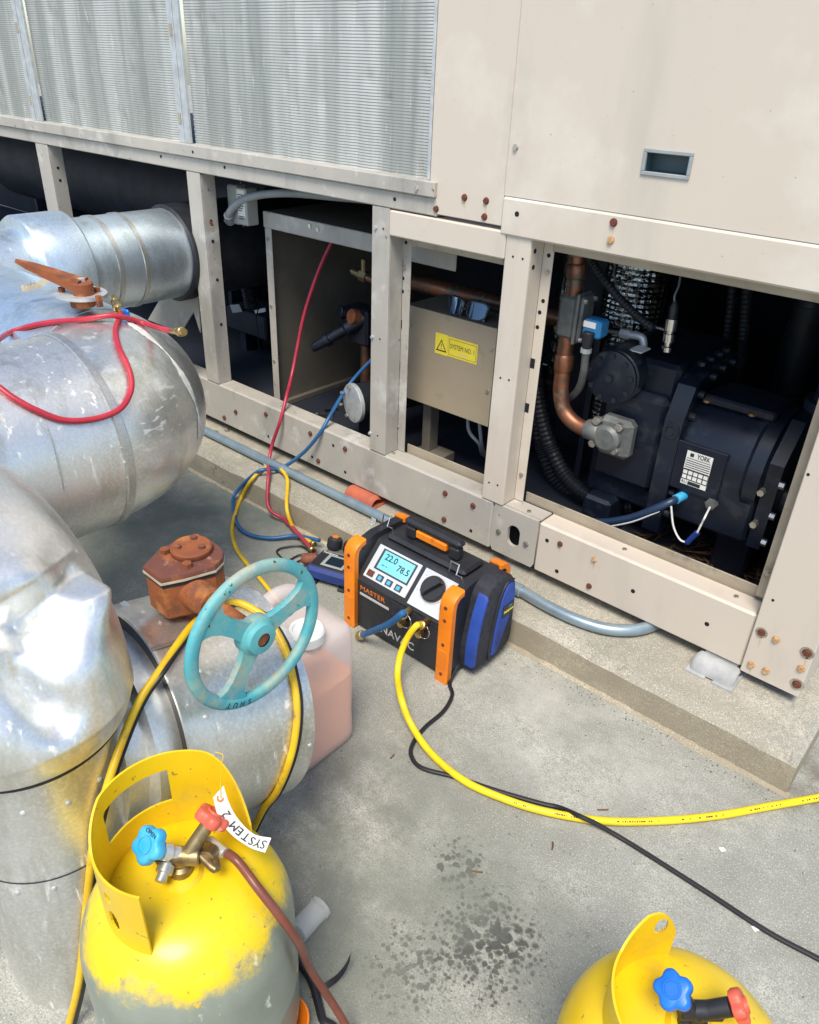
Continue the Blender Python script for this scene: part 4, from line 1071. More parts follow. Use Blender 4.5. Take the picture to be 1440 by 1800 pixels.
for k, (px, py) in enumerate(((380,762), (399,758))):
    p = on(px, py, 2, PT); o = thing('anchor_bolt', p, ('zinc anchor bolt in the pad close against the elbowed pipe', 'zinc anchor bolt in the pad closer to the base rail')[k], 'bolt', 'anchor bolts in the pad')
    MB().cyl(p, p+Z3*.006, .011, seg=6).build('nut', 'bolt_zinc', o); MB().cyl(p+Z3*.006, p+Z3*.014, .005, seg=8).build('stud', 'bolt_zinc', o)

# ================================================================== INSULATED PIPES
# --- riser with crumpled elbow and the tee branch carrying the geared valve
RX, RY, RR = -.985, .285, .134
rp = thing('insulated_riser', (RX, RY, 0), 'aluminium clad riser pipe with a dented elbow, beside the yellow cylinder with gauges hose', 'pipe')
rp['label'] = 'aluminium clad riser pipe with a crumpled dented elbow, next to the tagged yellow cylinder'
z1 = .565
MB().lathe([(RR+.001,0), (RR+.001,.355), (RR-.0005,.358), (RR-.0005,z1)], (RX,RY,0), Z3, 72, cap0=False, cap1=False).build('riser_jacket', 'jacket', rp)
MB().lathe([(RR+.0015,0), (RR+.0022,.0015), (RR+.0015,.003)], (RX,RY,.352), Z3, 72, cap0=False, cap1=False).build('joint_seam', 'rubber_black', rp)
MB().lathe([(RR+.0015,0), (RR+.005,.004), (RR+.005,.016), (RR+.0015,.02)], (RX,RY,z1-.012), Z3, 72, cap0=False, cap1=False).build('joint_band', 'rubber_black', rp)
Rc, re = .215, .158
def elbow_pts(nu, nv, bulge=1.0):
    rows = []
    for i in range(nu+1):
        a = (math.pi/2)*i/nu; s = i/nu
        c = Vector((RX-Rc+Rc*math.cos(a), RY, z1+Rc*math.sin(a)))
        n1 = Vector((math.cos(a), 0, math.sin(a))); n2 = Vector((0,1,0))
        k = re + .008*math.sin(math.pi*s)
        if s < .08: k = RR+.006+(re-RR-.006)*(s/.08)**.5
        rows.append([c + n1*math.cos(t)*k + n2*math.sin(t)*k for t in [2*math.pi*j/nv for j in range(nv)]])
    return rows
rows = elbow_pts(40, 48); tmp = MB().rings(rows, True, False, False)
EB = BVHTree.FromPolygons(tmp.v, tmp.f)
# dents and creases, set at the places the photograph shows them
dn = []
for (px, py, rad, dep) in ((95,1085,.050,.020), (60,1130,.055,.022), (150,1045,.045,-.012), (30,1090,.06,.012), (20,960,.07,.012), (105,1265,.035,.016), (60,1225,.05,.012), (0,1210,.06,.012), (160,1150,.05,-.006), (120,985,.04,.010), (60,1015,.045,-.008)):
    p = hit(EB, px, py)
    if p: dn.append((p, rad, dep))
cl = []
for (a, c, rad, dep) in (((75,1062),(158,1000),.016,.014), ((20,1190),(110,1275),.014,.012), ((-20,1120),(75,1062),.016,.012), ((158,1000),(170,1090),.012,-.006)):
    p, q = hit(EB, *a), hit(EB, *c)
    if p and q: cl.append((p, q, rad, dep))
nv = 150; rows = elbow_pts(150, nv); out = []
for i, row in enumerate(rows):
    a = (math.pi/2)*i/150; c = Vector((RX-Rc+Rc*math.cos(a), RY, z1+Rc*math.sin(a)))
    o_ = []
    fade = min(1, i/14)
    for p in row:
        nrm = (p-c).normalized(); d = 0
        for (q, rad, dep) in dn:
            e = (p-q).length_squared/(rad*rad)
            if e < 7: d += dep*math.exp(-e)
        for (q0, q1, rad, dep) in cl:
            ab = q1-q0; t = max(0, min(1, (p-q0).dot(ab)/ab.length_squared)); e = (p-q0-ab*t).length/rad
            if e < 3: d += 1.9*dep*max(0, 1-e/2.2)**1.05*math.sin(math.pi*min(1, max(0, .15+.7*t)))
        o_.append(p - nrm*d*fade*1.45)
    out.append(o_)
MB().rings(out, True, False, False).build('elbow_jacket', 'jacket_smooth', rp, ang=60)
MB().cyl((RX-Rc+.004, RY, z1+Rc), (RX-Rc-1.3, RY, z1+Rc), RR+.006, seg=64).build('overhead_run', 'jacket', rp)
# branch that carries the geared valve
az, el = R(4), R(-11)
BA = Vector((math.sin(az)*math.cos(el), math.cos(az)*math.cos(el), math.sin(el)))
cF = Vector((-1.002,.690,.345)); rV = .226; LV = .252
cN = cF-BA*LV
vj = MB().lathe([(rV-.006,0), (rV,.0), (rV,.006), (rV-.0015,.010), (rV-.0015,LV-.016), (rV,LV-.012), (rV,LV), (rV-.004,LV), (rV-.03,LV+.002), (0,LV+.002)], cN, BA, 96, cap0=False).build('valve_jacket', 'jacket', rp)
MB().lathe([(rV-.10,-.085), (rV-.056,-.080), (rV-.056,-.045), (rV-.030,-.04), (rV-.030,0.012)], cN, BA, 80, cap0=True, cap1=False).build('branch_jacket', 'jacket_smooth', rp)
MB().lathe([(rV-.031,.004), (rV-.005,.003)], cN, BA, 80, cap0=False, cap1=False).build('joint_shadow_ring', 'rubber_black', rp)
u, v, _ = frame(BA)
LB = bvh(vj)
for px, py in ((220,1063), (233,1130)):
    p = hit(LB, px, py, .001) or cN
    MB().box(p.x-.006, p.x+.014, p.y-.008, p.y+.004, p.z-.002, p.z+.004, b=.001).build('seal_clip', 'galvanised', rp)
RBx = bvh(*[o for o in rp.children if o.name.startswith(('riser_jacket', 'branch_jacket'))])
for bv_i, l in ((LB, [(352,1180), (362,1260), (548,1180), (552,1240), (545,1310), (375,1330)]), (RBx, [(40,1430), (120,1412), (175,1370), (30,1570), (95,1562)])):
    for px, py in l:
        p = hit(bv_i, px, py, 0)
        if p:
            dd_ = (p-hit(bv_i, px, py, .01)).normalized()*-1
            MB().lathe([(.0042,-.001), (.0042,.0014), (.002,.0028)], p, dd_, 10).build('rivet', 'galvanised', rp)
# longitudinal seam strip
p = cN + (u*math.cos(1.9)+v*math.sin(1.9))*rV
MB().poly3([p-u*.004, p+u*.004, p+u*.004+BA*LV, p-u*.004+BA*LV], v, .002).build('seam_strip', 'band', rp)

# --- elbowed pipe behind it with the lever valve
UX, UZ, UR, UY = -1.748, .633, .240, .80
up_ = thing('insulated_elbow_pipe', (UX, UY, 0), 'large aluminium clad pipe with smooth elbow, under the loose red hose', 'pipe')
uj = MB().lathe([(UR-.006,0), (UR-.006,.40), (UR+.002,.41), (UR+.002,.86), (UR-.004,.862)], (UX, UY-.86, UZ), Y3, 96, cap0=False, cap1=False).build('straight_jacket', 'jacket', up_)
for y_, wd in ((UY-.025,.024), (UY-.33,.020)):
    MB().lathe([(UR+.0025,0), (UR+.0065,.003), (UR+.0065,wd-.003), (UR+.0025,wd)], (UX, y_, UZ), Y3, 96, cap0=False, cap1=False).build('band', 'band', up_)
ERc = .164; er = UR-.004; rows = []
for i in range(61):
    a = (math.pi/2)*i/60
    c = Vector((UX-ERc+ERc*math.cos(a), UY-.004+ERc*math.sin(a), UZ)); n1 = Vector((math.cos(a), math.sin(a), 0))
    rows.append([c+n1*math.cos(t)*er+Z3*math.sin(t)*er for t in [2*math.pi*j/96 for j in range(96)]])
uo = MB().rings(rows, True, False, False).build('elbow_jacket', 'jacket_streaked', up_, ang=60)
ufr = MB().cyl((UX-ERc+.003, UY-.004+ERc, UZ), (UX-ERc-1.2, UY-.004+ERc, UZ), UR-.0025, seg=72).build('far_run', 'jacket_sky_tint', up_)
for y_ in (UY-.65, UY+.02):
    pass
MB().box(UX-.05, UX+.05, UY-.30, UY-.20, 0, UZ-UR+.004, b=.004).build('pipe_stand', 'galvanised', up_)
UB = bvh(uj, uo, ufr)
def on_pipe(bv, l, r, name, mat, parent, off=.0006):
    P = [hit(bv, px, py, off) for px, py in l]; P = [p for p in P if p is not None]
    return MB().tube(catmull(P, 6), r, 6).build(name, mat, parent)
# smear of mastic round the elbow: a thin ragged ribbon that follows the metal
rnd = random.Random(8); La = []; Lb = []
pth = [(225,566), (262,592), (296,625), (322,662), (340,700), (350,740), (352,780), (345,808)]
PP = catmull([Vector((x, y, 0)) for x, y in pth], 8)
for k, q in enumerate(PP):
    d = (PP[min(len(PP)-1, k+1)]-PP[max(0, k-1)]).normalized(); nn_ = Vector((-d.y, d.x, 0)); wd = 3.2+2.0*math.sin(k*.31)+rnd.uniform(-.9, .9)
    a_, b_ = hit(UB, q.x+nn_.x*wd, q.y+nn_.y*wd, .0014), hit(UB, q.x-nn_.x*wd*.7, q.y-nn_.y*wd*.7, .0014)
    if a_ and b_: La.append(a_); Lb.append(b_)
simple('mastic', (.70,.70,.66), .6, var=(.55,.56,.54), vscale=40)
MB().rings([La, [a.lerp(b, .5)+(a-Vector((UX, a.y, UZ))).normalized()*.0012 for a, b in zip(La, Lb)], Lb], False, False, False).build('mastic_smear', 'mastic', up_)
on_pipe(UB, [(60,700), (90,770), (110,850), (120,930)], .0016, 'lap_seam', 'band', up_)
for k in range(6):
    p = hit(UB, 205+5*k, 735+26*k, .0)
    if p: MB().lathe([(.0045,-.001), (.0045,.0015), (.002,.003)], p, (p-Vector((UX, p.y, UZ))).normalized(), 10).build('rivet', 'galvanised', up_)

# --- pipe entering the evaporator
BX, BZ = -2.695, .790
bp = thing('insulated_nozzle_pipe', (BX, 1.3, 0), 'sky tinted aluminium clad pipe entering the left bay of the chiller', 'pipe')
MB().cyl((BX, -.1, BZ), (BX, 1.15, BZ), .150, seg=72).build('straight_jacket', 'jacket_sky_tint', bp)
MB().lathe([(.145,0), (.183,.004), (.188,.012), (.188,.165), (.183,.172), (.16,.172)], (BX, 1.14, BZ), Y3, 80, cap0=False, cap1=False).build('coupling_jacket', 'jacket_sky_tint', bp)
MB().lathe([(.163,0), (.163,.40), (.150,.40)], (BX, 1.311, BZ-.004), Y3, 80, cap0=False, cap1=False).build('end_jacket', 'jacket_sky_tint', bp)
for y_ in (1.40, 1.50): MB().lathe([(.1635,0), (.1665,.002), (.1665,.018), (.1635,.02)], (BX, y_, BZ-.004), Y3, 80, cap0=False, cap1=False).build('band', 'band', bp)
MB().lathe([(.172,0), (.178,.006), (.178,.8), (0,.8)], (BX, 1.70, BZ-.006), Y3, 64).build('rubber_insulation', 'rubber_black', bp)
MB().cyl((BX, .75, 0), (BX, .75, BZ-.14), .05, seg=20).build('pipe_stand', 'galvanised', bp)

# ================================================================== LEVER VALVE on the elbowed pipe
lp = hit(UB, 140, 530, 0.0)
lv = thing('lever_valve', lp, 'rusty butterfly valve lever with notched quadrant, on top of the large elbowed pipe', 'valve handle')
bz = UZ+UR
base = on(141, 528, 2, bz)
MB().cyl(base-Z3*.03, base+Z3*.028, .026, seg=20, b=.003).build('stem_collar', 'rust', lv)
qc = on(142, 513, 2, bz+.045)
poly = [(.075*math.cos(a)*(1.0 if abs(a) < 2.2 else .85), .060*math.sin(a)) for a in [2*math.pi*k/28-math.pi for k in range(28)]]
ql = MB().prism(poly, qc-Z3*.008, X3, Y3, .008).build('quadrant', 'galvanised', lv)
MB().cyl(qc-Z3*.035, qc-Z3*.0082, .030, seg=18).build('mounting_boss', 'rust', lv)
for px, py in ((109,512), (171,512), (174,527)):
    p = on(px, py, 2, bz+.046); MB().cyl(p-Z3*.016, p+Z3*.010, .009, seg=6).build('bolt', 'rust', ql)
hA, hB = on(145,503,2,bz+.065), on(28,458,2,bz+.115)
d_ = (hB-hA); L = d_.length; ux = d_.normalized(); vy = Z3.cross(ux).normalized(); nz_ = ux.cross(vy)
b = MB()
prof = [(0.0,.024,.036), (.05,.022,.034), (.12,.018,.03), (.5,.016,.022), (.8,.013,.014), (1.0,.004,.008)]
b.rings([[hA+ux*(L*s)+vy*(sy*w_)+nz_*(sz*h_*.5) for sy, sz in ((-1,-1), (1,-1), (1,1), (-1,1))] for s, w_, h_ in prof])
b.build('lever', 'rust', lv)
MB().cyl(hA-Z3*.05, hA+Z3*.012, .026, seg=20, b=.004).build('hub', 'rust', lv)
MB().cyl(hA+Z3*.012, hA+Z3*.020, .010, seg=6).build('bolt', 'galvanised', lv)
tA, tB = on(40,505,2,bz+.03), on(95,492,2,bz+.05)
d_ = tB-tA; ux = d_.normalized(); L = d_.length
b = MB()
for k in range(5): b.box(0,0,0,0,0,0) if False else None
vy = Z3.cross(ux).normalized()
poly = [(0,-.010), (L*.55,-.010), (L*.75,-.004), (L,.004), (L,.020), (L*.7,.012), (L*.5,.006)]
for k in range(4): poly += [(L*(.46-.1*k), .006), (L*(.44-.1*k), .002), (L*(.40-.1*k), .002), (L*(.38-.1*k), .006)]
poly += [(0,.006)]
b.prism(poly, tA, ux, Z3, .012); b.build('trigger', 'gasket_cream', lv)

# ================================================================== GEARED OPERATOR AND HANDWHEEL
GZ = .700
go = thing('gear_operator', (-1.03,.60,.55), 'rusty orange gearbox with a worn turquoise three spoke handwheel on its shaft', 'valve operator')
pp = [(249.5,996), (281,1020), (321,1012), (379,996), (393,982), (394,971), (388,961), (372,951), (340,948), (305,953), (277,967)]
top = [on(x, y, 2, GZ) for x, y in pp]; cen = sum(top, Vector())/len(top)
def sc_(l, k, z): return [Vector((cen.x+(p.x-cen.x)*k, cen.y+(p.y-cen.y)*k, z)) for p in l]
MB().rings([sc_(top,.86,GZ-.088), sc_(top,.95,GZ-.082), sc_(top,.95,GZ-.026), sc_(top,.93,GZ-.020)]).build('gear_case', 'rust', go, ang=25)
MB().rings([sc_(top,.965,GZ-.0195), sc_(top,.965,GZ-.0125)]).build('gasket', 'rubber_black', go)
MB().rings([sc_(top,1.0,GZ-.0122), sc_(top,1.0,GZ-.008)]).build('gasket_rim', 'gasket_cream', go)
gc = MB().rings([sc_(top,.985,GZ-.0078), sc_(top,.985,GZ-.002), sc_(top,.96,GZ+.001)]).build('cover_plate', 'rust_cover', go)
dc = on(337,970,2,GZ)
o = MB().lathe([(.034,0), (.036,.003), (.036,.010), (.033,.013), (0,.013)], dc+Z3*.0008, Z3, 32).build('indicator_cap', 'rust', go)
for k in (0.4, 2.3, 4.3):
    q = dc+Vector((math.cos(k)*.022, math.sin(k)*.022, .0135)); MB().cyl(q, q+Z3*.005, .006, seg=8).build('bolt', 'rust_cover', o)
for px, py in ((344,950), (329,997), (290,972)):
    q = on(px, py, 2, GZ+.001); MB().cyl(q-Z3*.001, q+Z3*.009, .0085, seg=6).build('bolt', 'rust', gc)
dcb = Vector((dc.x, dc.y, 0))
pb = cN + BA*((dc.y-cN.y)/BA.y); ztop_ = pb.z+math.sqrt(max(0, rV**2-(dc.x-pb.x)**2))
MB().cyl((dc.x, dc.y, ztop_-.02), (dc.x, dc.y, GZ-.087), .050, seg=24).build('valve_neck', 'rust', go)
WX = -.80
wc = Vector((WX,.583,.654)); WR = .132
sA = Vector((on(322,1032,0,-1.0).x, wc.y, wc.z)); sA.x = cen.x
MB().cyl(sA, wc+Vector((.012,0,0)), .0155, seg=18).build('shaft', 'rust', go)
MB().cyl(Vector((cen.x+.02, wc.y, wc.z)), Vector((cen.x+.085, wc.y, wc.z)), .030, .026, seg=20, b=.003).build('shaft_bush', 'rust', go)
hw_ = MB()
rg = []
for i in range(72):
    a = 2*math.pi*i/72; rd = Vector((0, math.cos(a), math.sin(a))); r_ = []
    for j in range(14):
        t = 2*math.pi*j/14; e = 1.0
        r_.append(wc + rd*(WR-.0110+.0110*math.copysign(abs(math.cos(t))**.75, math.cos(t))) + X3*(.0085*math.copysign(abs(math.sin(t))**.8, math.sin(t))))
    rg.append(r_)
rg.append(rg[0])
hw_.rings(rg, True, False, False)
wh = hw_.build('handwheel', 'wheel_paint', go, ang=50)
for px, py in ((538,1040), (410,1215), (343,1085)):
    q = on(px, py, 0, WX)-wc; a = math.atan2(q.z, q.y)
    ra = Vector((0, math.cos(a), math.sin(a))); ta = Vector((0, -math.sin(a), math.cos(a)))
    half = [(.020,.024), (.034,.0160), (.055,.0138), (.078,.0145), (.096,.019), (.105,.026), (.112,.036)]
    rr_ = [[wc+ra*r+ta*(s*w_)+X3*x for s, x in ((-1,-.006), (1,-.006), (1,.006), (-1,.006))] for r, w_ in half]
    MB().rings(rr_).build('spoke', 'wheel_paint', wh, ang=40)
MB().lathe([(.034,-.010), (.034,.008), (.028,.012), (.026,.020), (.012,.022)], wc-X3*.002, X3, 28, cap1=False).build('hub', 'wheel_paint', wh)
MB().cyl(wc-X3*.005, wc+X3*.0175, .0122, seg=16).build('shaft_end', 'rust', wh)
# faint cast lettering on the lower rim
for k, chh in enumerate('SHUT'):
    a = R(-104-7*k); ra = Vector((0, math.cos(a), math.sin(a))); ta = Vector((0, -math.sin(a), math.cos(a)))
    text(chh, .013, MX(wc+ra*(WR-.0115)+X3*.0083, -ta, ra), 'ink', wh, align='CENTER', th=.0006)

# ================================================================== JUG OF PINK LIQUID
jx1, jy0, jy1 = -.968, .765, .985
jx0 = jx1-.20; JH = .375
jg = thing('plastic_jug', ((jx0+jx1)/2, (jy0+jy1)/2, 0), 'translucent white plastic jug half full of pink liquid, behind the turquoise handwheel', 'jug')
jc = Vector(((jx0+jx1)/2, (jy0+jy1)/2, 0)); ja, jbb = (jx1-jx0)/2, (jy1-jy0)/2
def sring(a, b_, z, e=8.0, n=72, off=(0,0)):
    out = []
    for k in range(n):
        t = 2*math.pi*k/n; c, s = math.cos(t), math.sin(t)
        out.append(Vector((jc.x+off[0]+a*math.copysign(abs(c)**(2/e), c), jc.y+off[1]+b_*math.copysign(abs(s)**(2/e), s), z)))
    return out
prof = [(.90,.000), (.965,.006), (.99,.016), (1.0,.035), (.985,.10), (1.0,.17), (1.0,.27), (.995,.315), (.97,.340), (.90,.354), (.62,.360), (.30,.362), (.02,.363)]
MB().rings([sring(ja*k, jbb*k, z) for k, z in prof], True, True, True).build('shell', 'jug_plastic', jg, ang=60)
lq = [(.87,.004), (.95,.010), (.975,.035), (.96,.10), (.975,.17), (.975,.215)]
MB().rings([sring(ja*k, jbb*k, z) for k, z in lq]).build('liquid', 'jug_liquid', jg, ang=60)
nk = on(563,1125,2,.385); nk = Vector((min(nk.x, jx1-.035), max(nk.y, jy0+.05), .345))
MB().lathe([(.034,0), (.034,.022), (.030,.024)], nk, Z3, 28, cap1=False).build('neck', 'jug_plastic', jg)
MB().lathe([(.041,0), (.041,.022), (.037,.027), (.030,.027), (.028,.022), (0,.022)], nk+Z3*.020, Z3, 32).build('cap', 'white_plastic', jg)
hp = [Vector((jc.x-.055, jy0+.06, .345)), Vector((jc.x-.060, jy0+.075, .385)), Vector((jc.x-.062, jc.y+.01, .402)), Vector((jc.x-.06, jy1-.05, .388)), Vector((jc.x-.055, jy1-.03, .34))]
MB().tube(catmull(hp, 8), .017, 14).build('handle', 'jug_plastic', jg)

# ================================================================== RECOVERY MACHINE
MW, MD = .385, .238
rm = thing('recovery_machine', (-1.310, 1.290, 0), 'black refrigerant recovery machine with orange corner guards and lit display', 'recovery machine')
def L_(p): return Vector(p)
def mbx(name, mat, *a, b=.003, parent=None): return MB().box(*a, b=b).build(name, mat, parent or rm, world=False)
prof = [(.004,.012), (.004,.172), (.012,.182), (.092,.262), (.100,.266), (.215,.266), (.232,.250), (.232,.012)]
MB().prism(prof, (.016,0,0), Y3, Z3, MW-.032).build('case', 'case_black', rm, world=False)
mbx('foot_plate', 'case_black', .03, MW-.03, .02, MD-.02, 0, .0125)
# side cheeks standing proud of the sloped control face
for x in (.004, MW-.032):
    MB().prism([(.002,.01), (.002,.240), (.010,.262), (.030,.276), (.088,.287), (.222,.284), (.236,.268), (.236,.01)], (x,0,0), Y3, Z3, .028).build('side_cheek', 'case_black', rm, world=False)
# orange guards, four corners
def guard(x, y, mirror):
    w_ = .042
    fr_ = [(-.012,0), (-.012,.244), (-.008,.266), (.004,.280), (.020,.287), (.040,.289), (.040,.276), (.022,.273), (.010,.262), (.006,.240), (.006,0)]
    pr = fr_ if y < .1 else [(MD-a, b) for a, b in fr_][::-1]
    b = MB()
    c = (sum(p[0] for p in pr)/len(pr), sum(p[1] for p in pr)/len(pr))
    P = lambda x_, k: [Vector((x_, c[0]+(p[0]-c[0])*k, c[1]+(p[1]-c[1])*(1-(1-k)*.3))) for p in pr]
    b.rings([P(x, .90), P(x+.004, 1.0), P(x+w_-.004, 1.0), P(x+w_, .90)])
    o = b.build('corner_guard', 'guard_orange', rm, world=False)
    if y < .1:
        for z in (.03, .13, .21, .25):
            MB().cyl((x+w_*.5, -.011, z), (x+w_*.5, -.0136, z), .005, seg=10).build('screw', 'bolt_rust', o, world=False)
        MB().box(x+.006, x+w_-.006, -.0132, -.0115, .05, .11, b=.001).build('guard_rib', 'guard_orange', o, world=False)
guard(-.004, -.002, True); guard(MW-.038, -.002, True); guard(-.004, MD-.006, False); guard(MW-.038, MD-.006, False)
# sloped control face: silver display panel, screen, buttons, dial
su = Vector((0, .080, .080)).normalized(); sn = X3.cross(su).normalized()   # up the slope, outwards
so0 = Vector((0, .012, .182))
def slope(x, s, h=0.0): return so0 + X3*x + su*s + sn*h
def splate(name, mat, x0, x1, s0, s1, h0, h1, parent=None):
    q = [slope(x0,s0,h0), slope(x1,s0,h0), slope(x1,s1,h0), slope(x0,s1,h0)]
    return MB().rings([q, [p+sn*(h1-h0) for p in q]]).build(name, mat, parent or rm, world=False, smooth=False)
sp = splate('display_panel', 'panel_silver', .050, .208, .004, .106, .0005, .003)
splate('display_bezel', 'button_dark', .070, .196, .036, .100, .0031, .0040, sp)
splate('screen', 'lcd', .078, .190, .041, .096, .0041, .0046, sp)
RM4 = rm.matrix_basis
def stext(s, size, x, s_, mat, parent, h=.005, **k):
    M = MX(slope(x, s_, h), X3, su); return text(s, size, RM4 @ M, mat, parent, th=.0002, **k)
stext('22.0', .026, .088, .080, 'lcd_ink', sp, name='screen_digits', bold=.0004); stext('78.5', .026, .140, .066, 'lcd_ink', sp, name='screen_digits', bold=.0004)
stext('-- -', .016, .090, .056, 'lcd_ink', sp, name='screen_digits', bold=.0004)
for k, (x, mt) in enumerate(((.060,'bolt_rust'), (.096,'button_dark'), (.130,'button_dark'), (.165,'button_dark'))):
    o = splate('button', mt, x, x+.022, .010, .028, .0031, .0062, sp)
    if k: splate('button_mark', 'ink_cyan', x+.005, x+.017, .013, .024, .0063, .0066, o)
dp = splate('dial_panel', 'panel_silver', .222, .336, -.004, .106, .0005, .003)
dcx, dcs = .276, .062
MB().lathe([(.041,0), (.041,.0015), (0,.0015)], slope(dcx,dcs,.0031), sn, 36).build('dial_ring', 'ink_grey', dp, world=False)
kb = MB().lathe([(.036,0), (.036,.010), (.033,.013), (0,.013)], slope(dcx,dcs,.0047), sn, 32).build('dial', 'case_black', dp, world=False)
dd = (su*.8+X3*.6).normalized(); tt = sn.cross(dd)
c_ = slope(dcx,dcs,.0178)
MB().rings([[c_-dd*.030-tt*.009, c_-dd*.030+tt*.009, c_+dd*.034+tt*.007, c_+dd*.034-tt*.007], [c_-dd*.028-tt*.006+sn*.016, c_-dd*.028+tt*.006+sn*.016, c_+dd*.032+tt*.005+sn*.016, c_+dd*.032-tt*.005+sn*.016]]).build('dial_grip', 'case_black', dp, world=False)
for k in range(5):
    a = R(20+k*62); q = slope(dcx+math.cos(a)*.047, dcs+math.sin(a)*.047, .0031)
    stext('--', .007, dcx+math.cos(a)*.050-.004, dcs+math.sin(a)*.045, 'ink', dp, h=.0033, name='dial_print')
# lettering on the front
def ftext(s, size, x, z, mat, y=-.0005, **k): return text(s, size, RM4 @ MX((x, y, z), X3, Z3), mat, rm, th=.0003, **k)
ftext('MASTER', .022, .048, .148, 'ink_orange', y=.0030, width=.095)
mbx('stripe', 'ink_grey', .048, .160, .0025, .0039, .124, .1315, b=0)
mbx('front_recess', 'nylon_black', .17, .345, .002, .0038, .10, .165, b=.0008)
ftext('NAVAC', .036, .130, .045, 'ink_grey', y=.0030, bold=.0004, width=.125)
# handle and hooks on the top
hb = mbx('top_ridge', 'case_black', .05, MW-.05, .105, .20, .2665, .285, b=.010)
b = MB(); b.box(.10,.135,.13,.16,.286,.325,b=.006); b.box(.255,.29,.13,.16,.286,.325,b=.006); b.box(.095,.295,.128,.162,.3255,.348,b=.008)
b.build('carry_handle', 'case_black', rm, world=False)
b = MB(); b.box(.14,.25,.1275,.145,.300,.3245,b=.004); b.build('handle_grip', 'guard_orange', rm, world=False)
def hook(p, name='wire_hook'):
    x, y, z = p
    MB().tube([Vector(q) for q in ((x-.028,y,z), (x-.030,y+.008,z+.028), (x,y+.004,z+.032), (x+.004,y-.012,z+.010), (x+.022,y-.012,z+.012), (x+.022,y,z-.02))], .0022, 8).build(name, 'chrome', rm, world=False)
hook((.335,.075,.292)); hook((.04,.13,.29))
# ports with brass fittings
for k, px in enumerate((.238, .302)):
    o = thing if False else None
    MB().cyl((px,.003,.168), (px,-.018,.166), .010, seg=6, b=.001).build('port', 'brass', rm, world=False)
    MB().cyl((px-.012,-.004,.128), (px-.012,-.026,.124), .0105, seg=12, b=.002).build('port_cap', 'brass', rm, world=False)
    MB().tube(catmull([Vector((px+.006,-.012,.162)), Vector((px+.024,-.02,.150)), Vector((px+.018,-.022,.130)), Vector((px-.004,-.022,.122))], 6), .0012, 6).build('cap_chain', 'chrome', rm, world=False)
# accessory bag on the side
bagx = MW-.004
def bag(prof, x0, x1, name, mat): return MB().prism(prof, (x0,0,0), Y3, Z3, x1-x0).build(name, mat, bg_, world=True)
bg_ = thing('accessory_bag', (-1.310+bagx+.03, 1.40, .03), 'black nylon accessory bag with blue panels strapped to the recovery machine side', 'bag')
off = Vector((-1.310, 1.290, 0))
def bagp(prof, x0, x1, name, mat, bev=.0):
    b = MB(); c = (sum(p[0] for p in prof)/len(prof), sum(p[1] for p in prof)/len(prof))
    pr = lambda k: [(c[0]+(y-c[0])*k, c[1]+(z-c[1])*k) for y, z in prof]
    P = lambda l, x: [off+Vector((x, y, z)) for y, z in l]
    b.rings([P(pr(1), x0), P(pr(1), x1-.010), P(pr(.975), x1-.004), P(pr(.93), x1)])
    return b.build(name, mat, bg_, ang=50)
def smoothp(l, n=4): 
    P = catmull([Vector((a, c, 0)) for a, c in l]+[Vector((*l[0], 0))], n)[:-1]; return [(p.x, p.y) for p in P]
body = smoothp([(.055,.03), (.050,.10), (.070,.20), (.085,.262), (.115,.288), (.160,.290), (.200,.275), (.218,.23), (.222,.12), (.215,.04), (.15,.022)])
bagp(body, bagx, bagx+.050, 'bag_body', 'nylon_black')
bagp(smoothp([(.047,.045), (.046,.12), (.060,.20), (.080,.258), (.088,.258), (.070,.20), (.056,.12), (.055,.05)]), bagx+.020, bagx+.0512, 'blue_gusset', 'nylon_blue')
bagp(smoothp([(.122,.045), (.132,.13), (.150,.22), (.172,.262), (.198,.262), (.212,.215), (.196,.15), (.172,.09), (.145,.038)]), bagx+.045, bagx+.0535, 'blue_panel', 'nylon_blue')
zp = catmull([off+Vector((bagx+.0515,.112,.07)), off+Vector((bagx+.0515,.120,.15)), off+Vector((bagx+.0515,.138,.23)), off+Vector((bagx+.0515,.165,.270)), off+Vector((bagx+.0515,.20,.268))], 8)
MB().tube(zp, .0028, 6).build('zip', 'case_black', bg_)
MB().tube([zp[0], zp[0]+Vector((.003,-.002,-.02)), zp[0]+Vector((.003,.004,-.035))], .003, 6).build('zip_pull', 'case_black', bg_)
bl = MB().box(off.x+bagx+.0536, off.x+bagx+.0552, off.y+.158, off.y+.208, .158, .196, b=.0005).build('badge', 'case_black', bg_)
text('Fieldpiece', .012, MX(off+Vector((bagx+.0556,.161,.174)), Y3, Z3), 'ink_yellow', bl, th=.0002, width=.044, bold=.0003)
text('new', .009, MX(off+Vector((bagx+.0556,.182,.187)), Y3, Z3), 'ink_cyan', bl, th=.0002)
for k in range(9):
    MB().box(MW-.0035, MW-.0010, .14+.004, .225, .045+.010*k, .050+.010*k).build('vent_slat', 'nylon_black', rm, world=False)

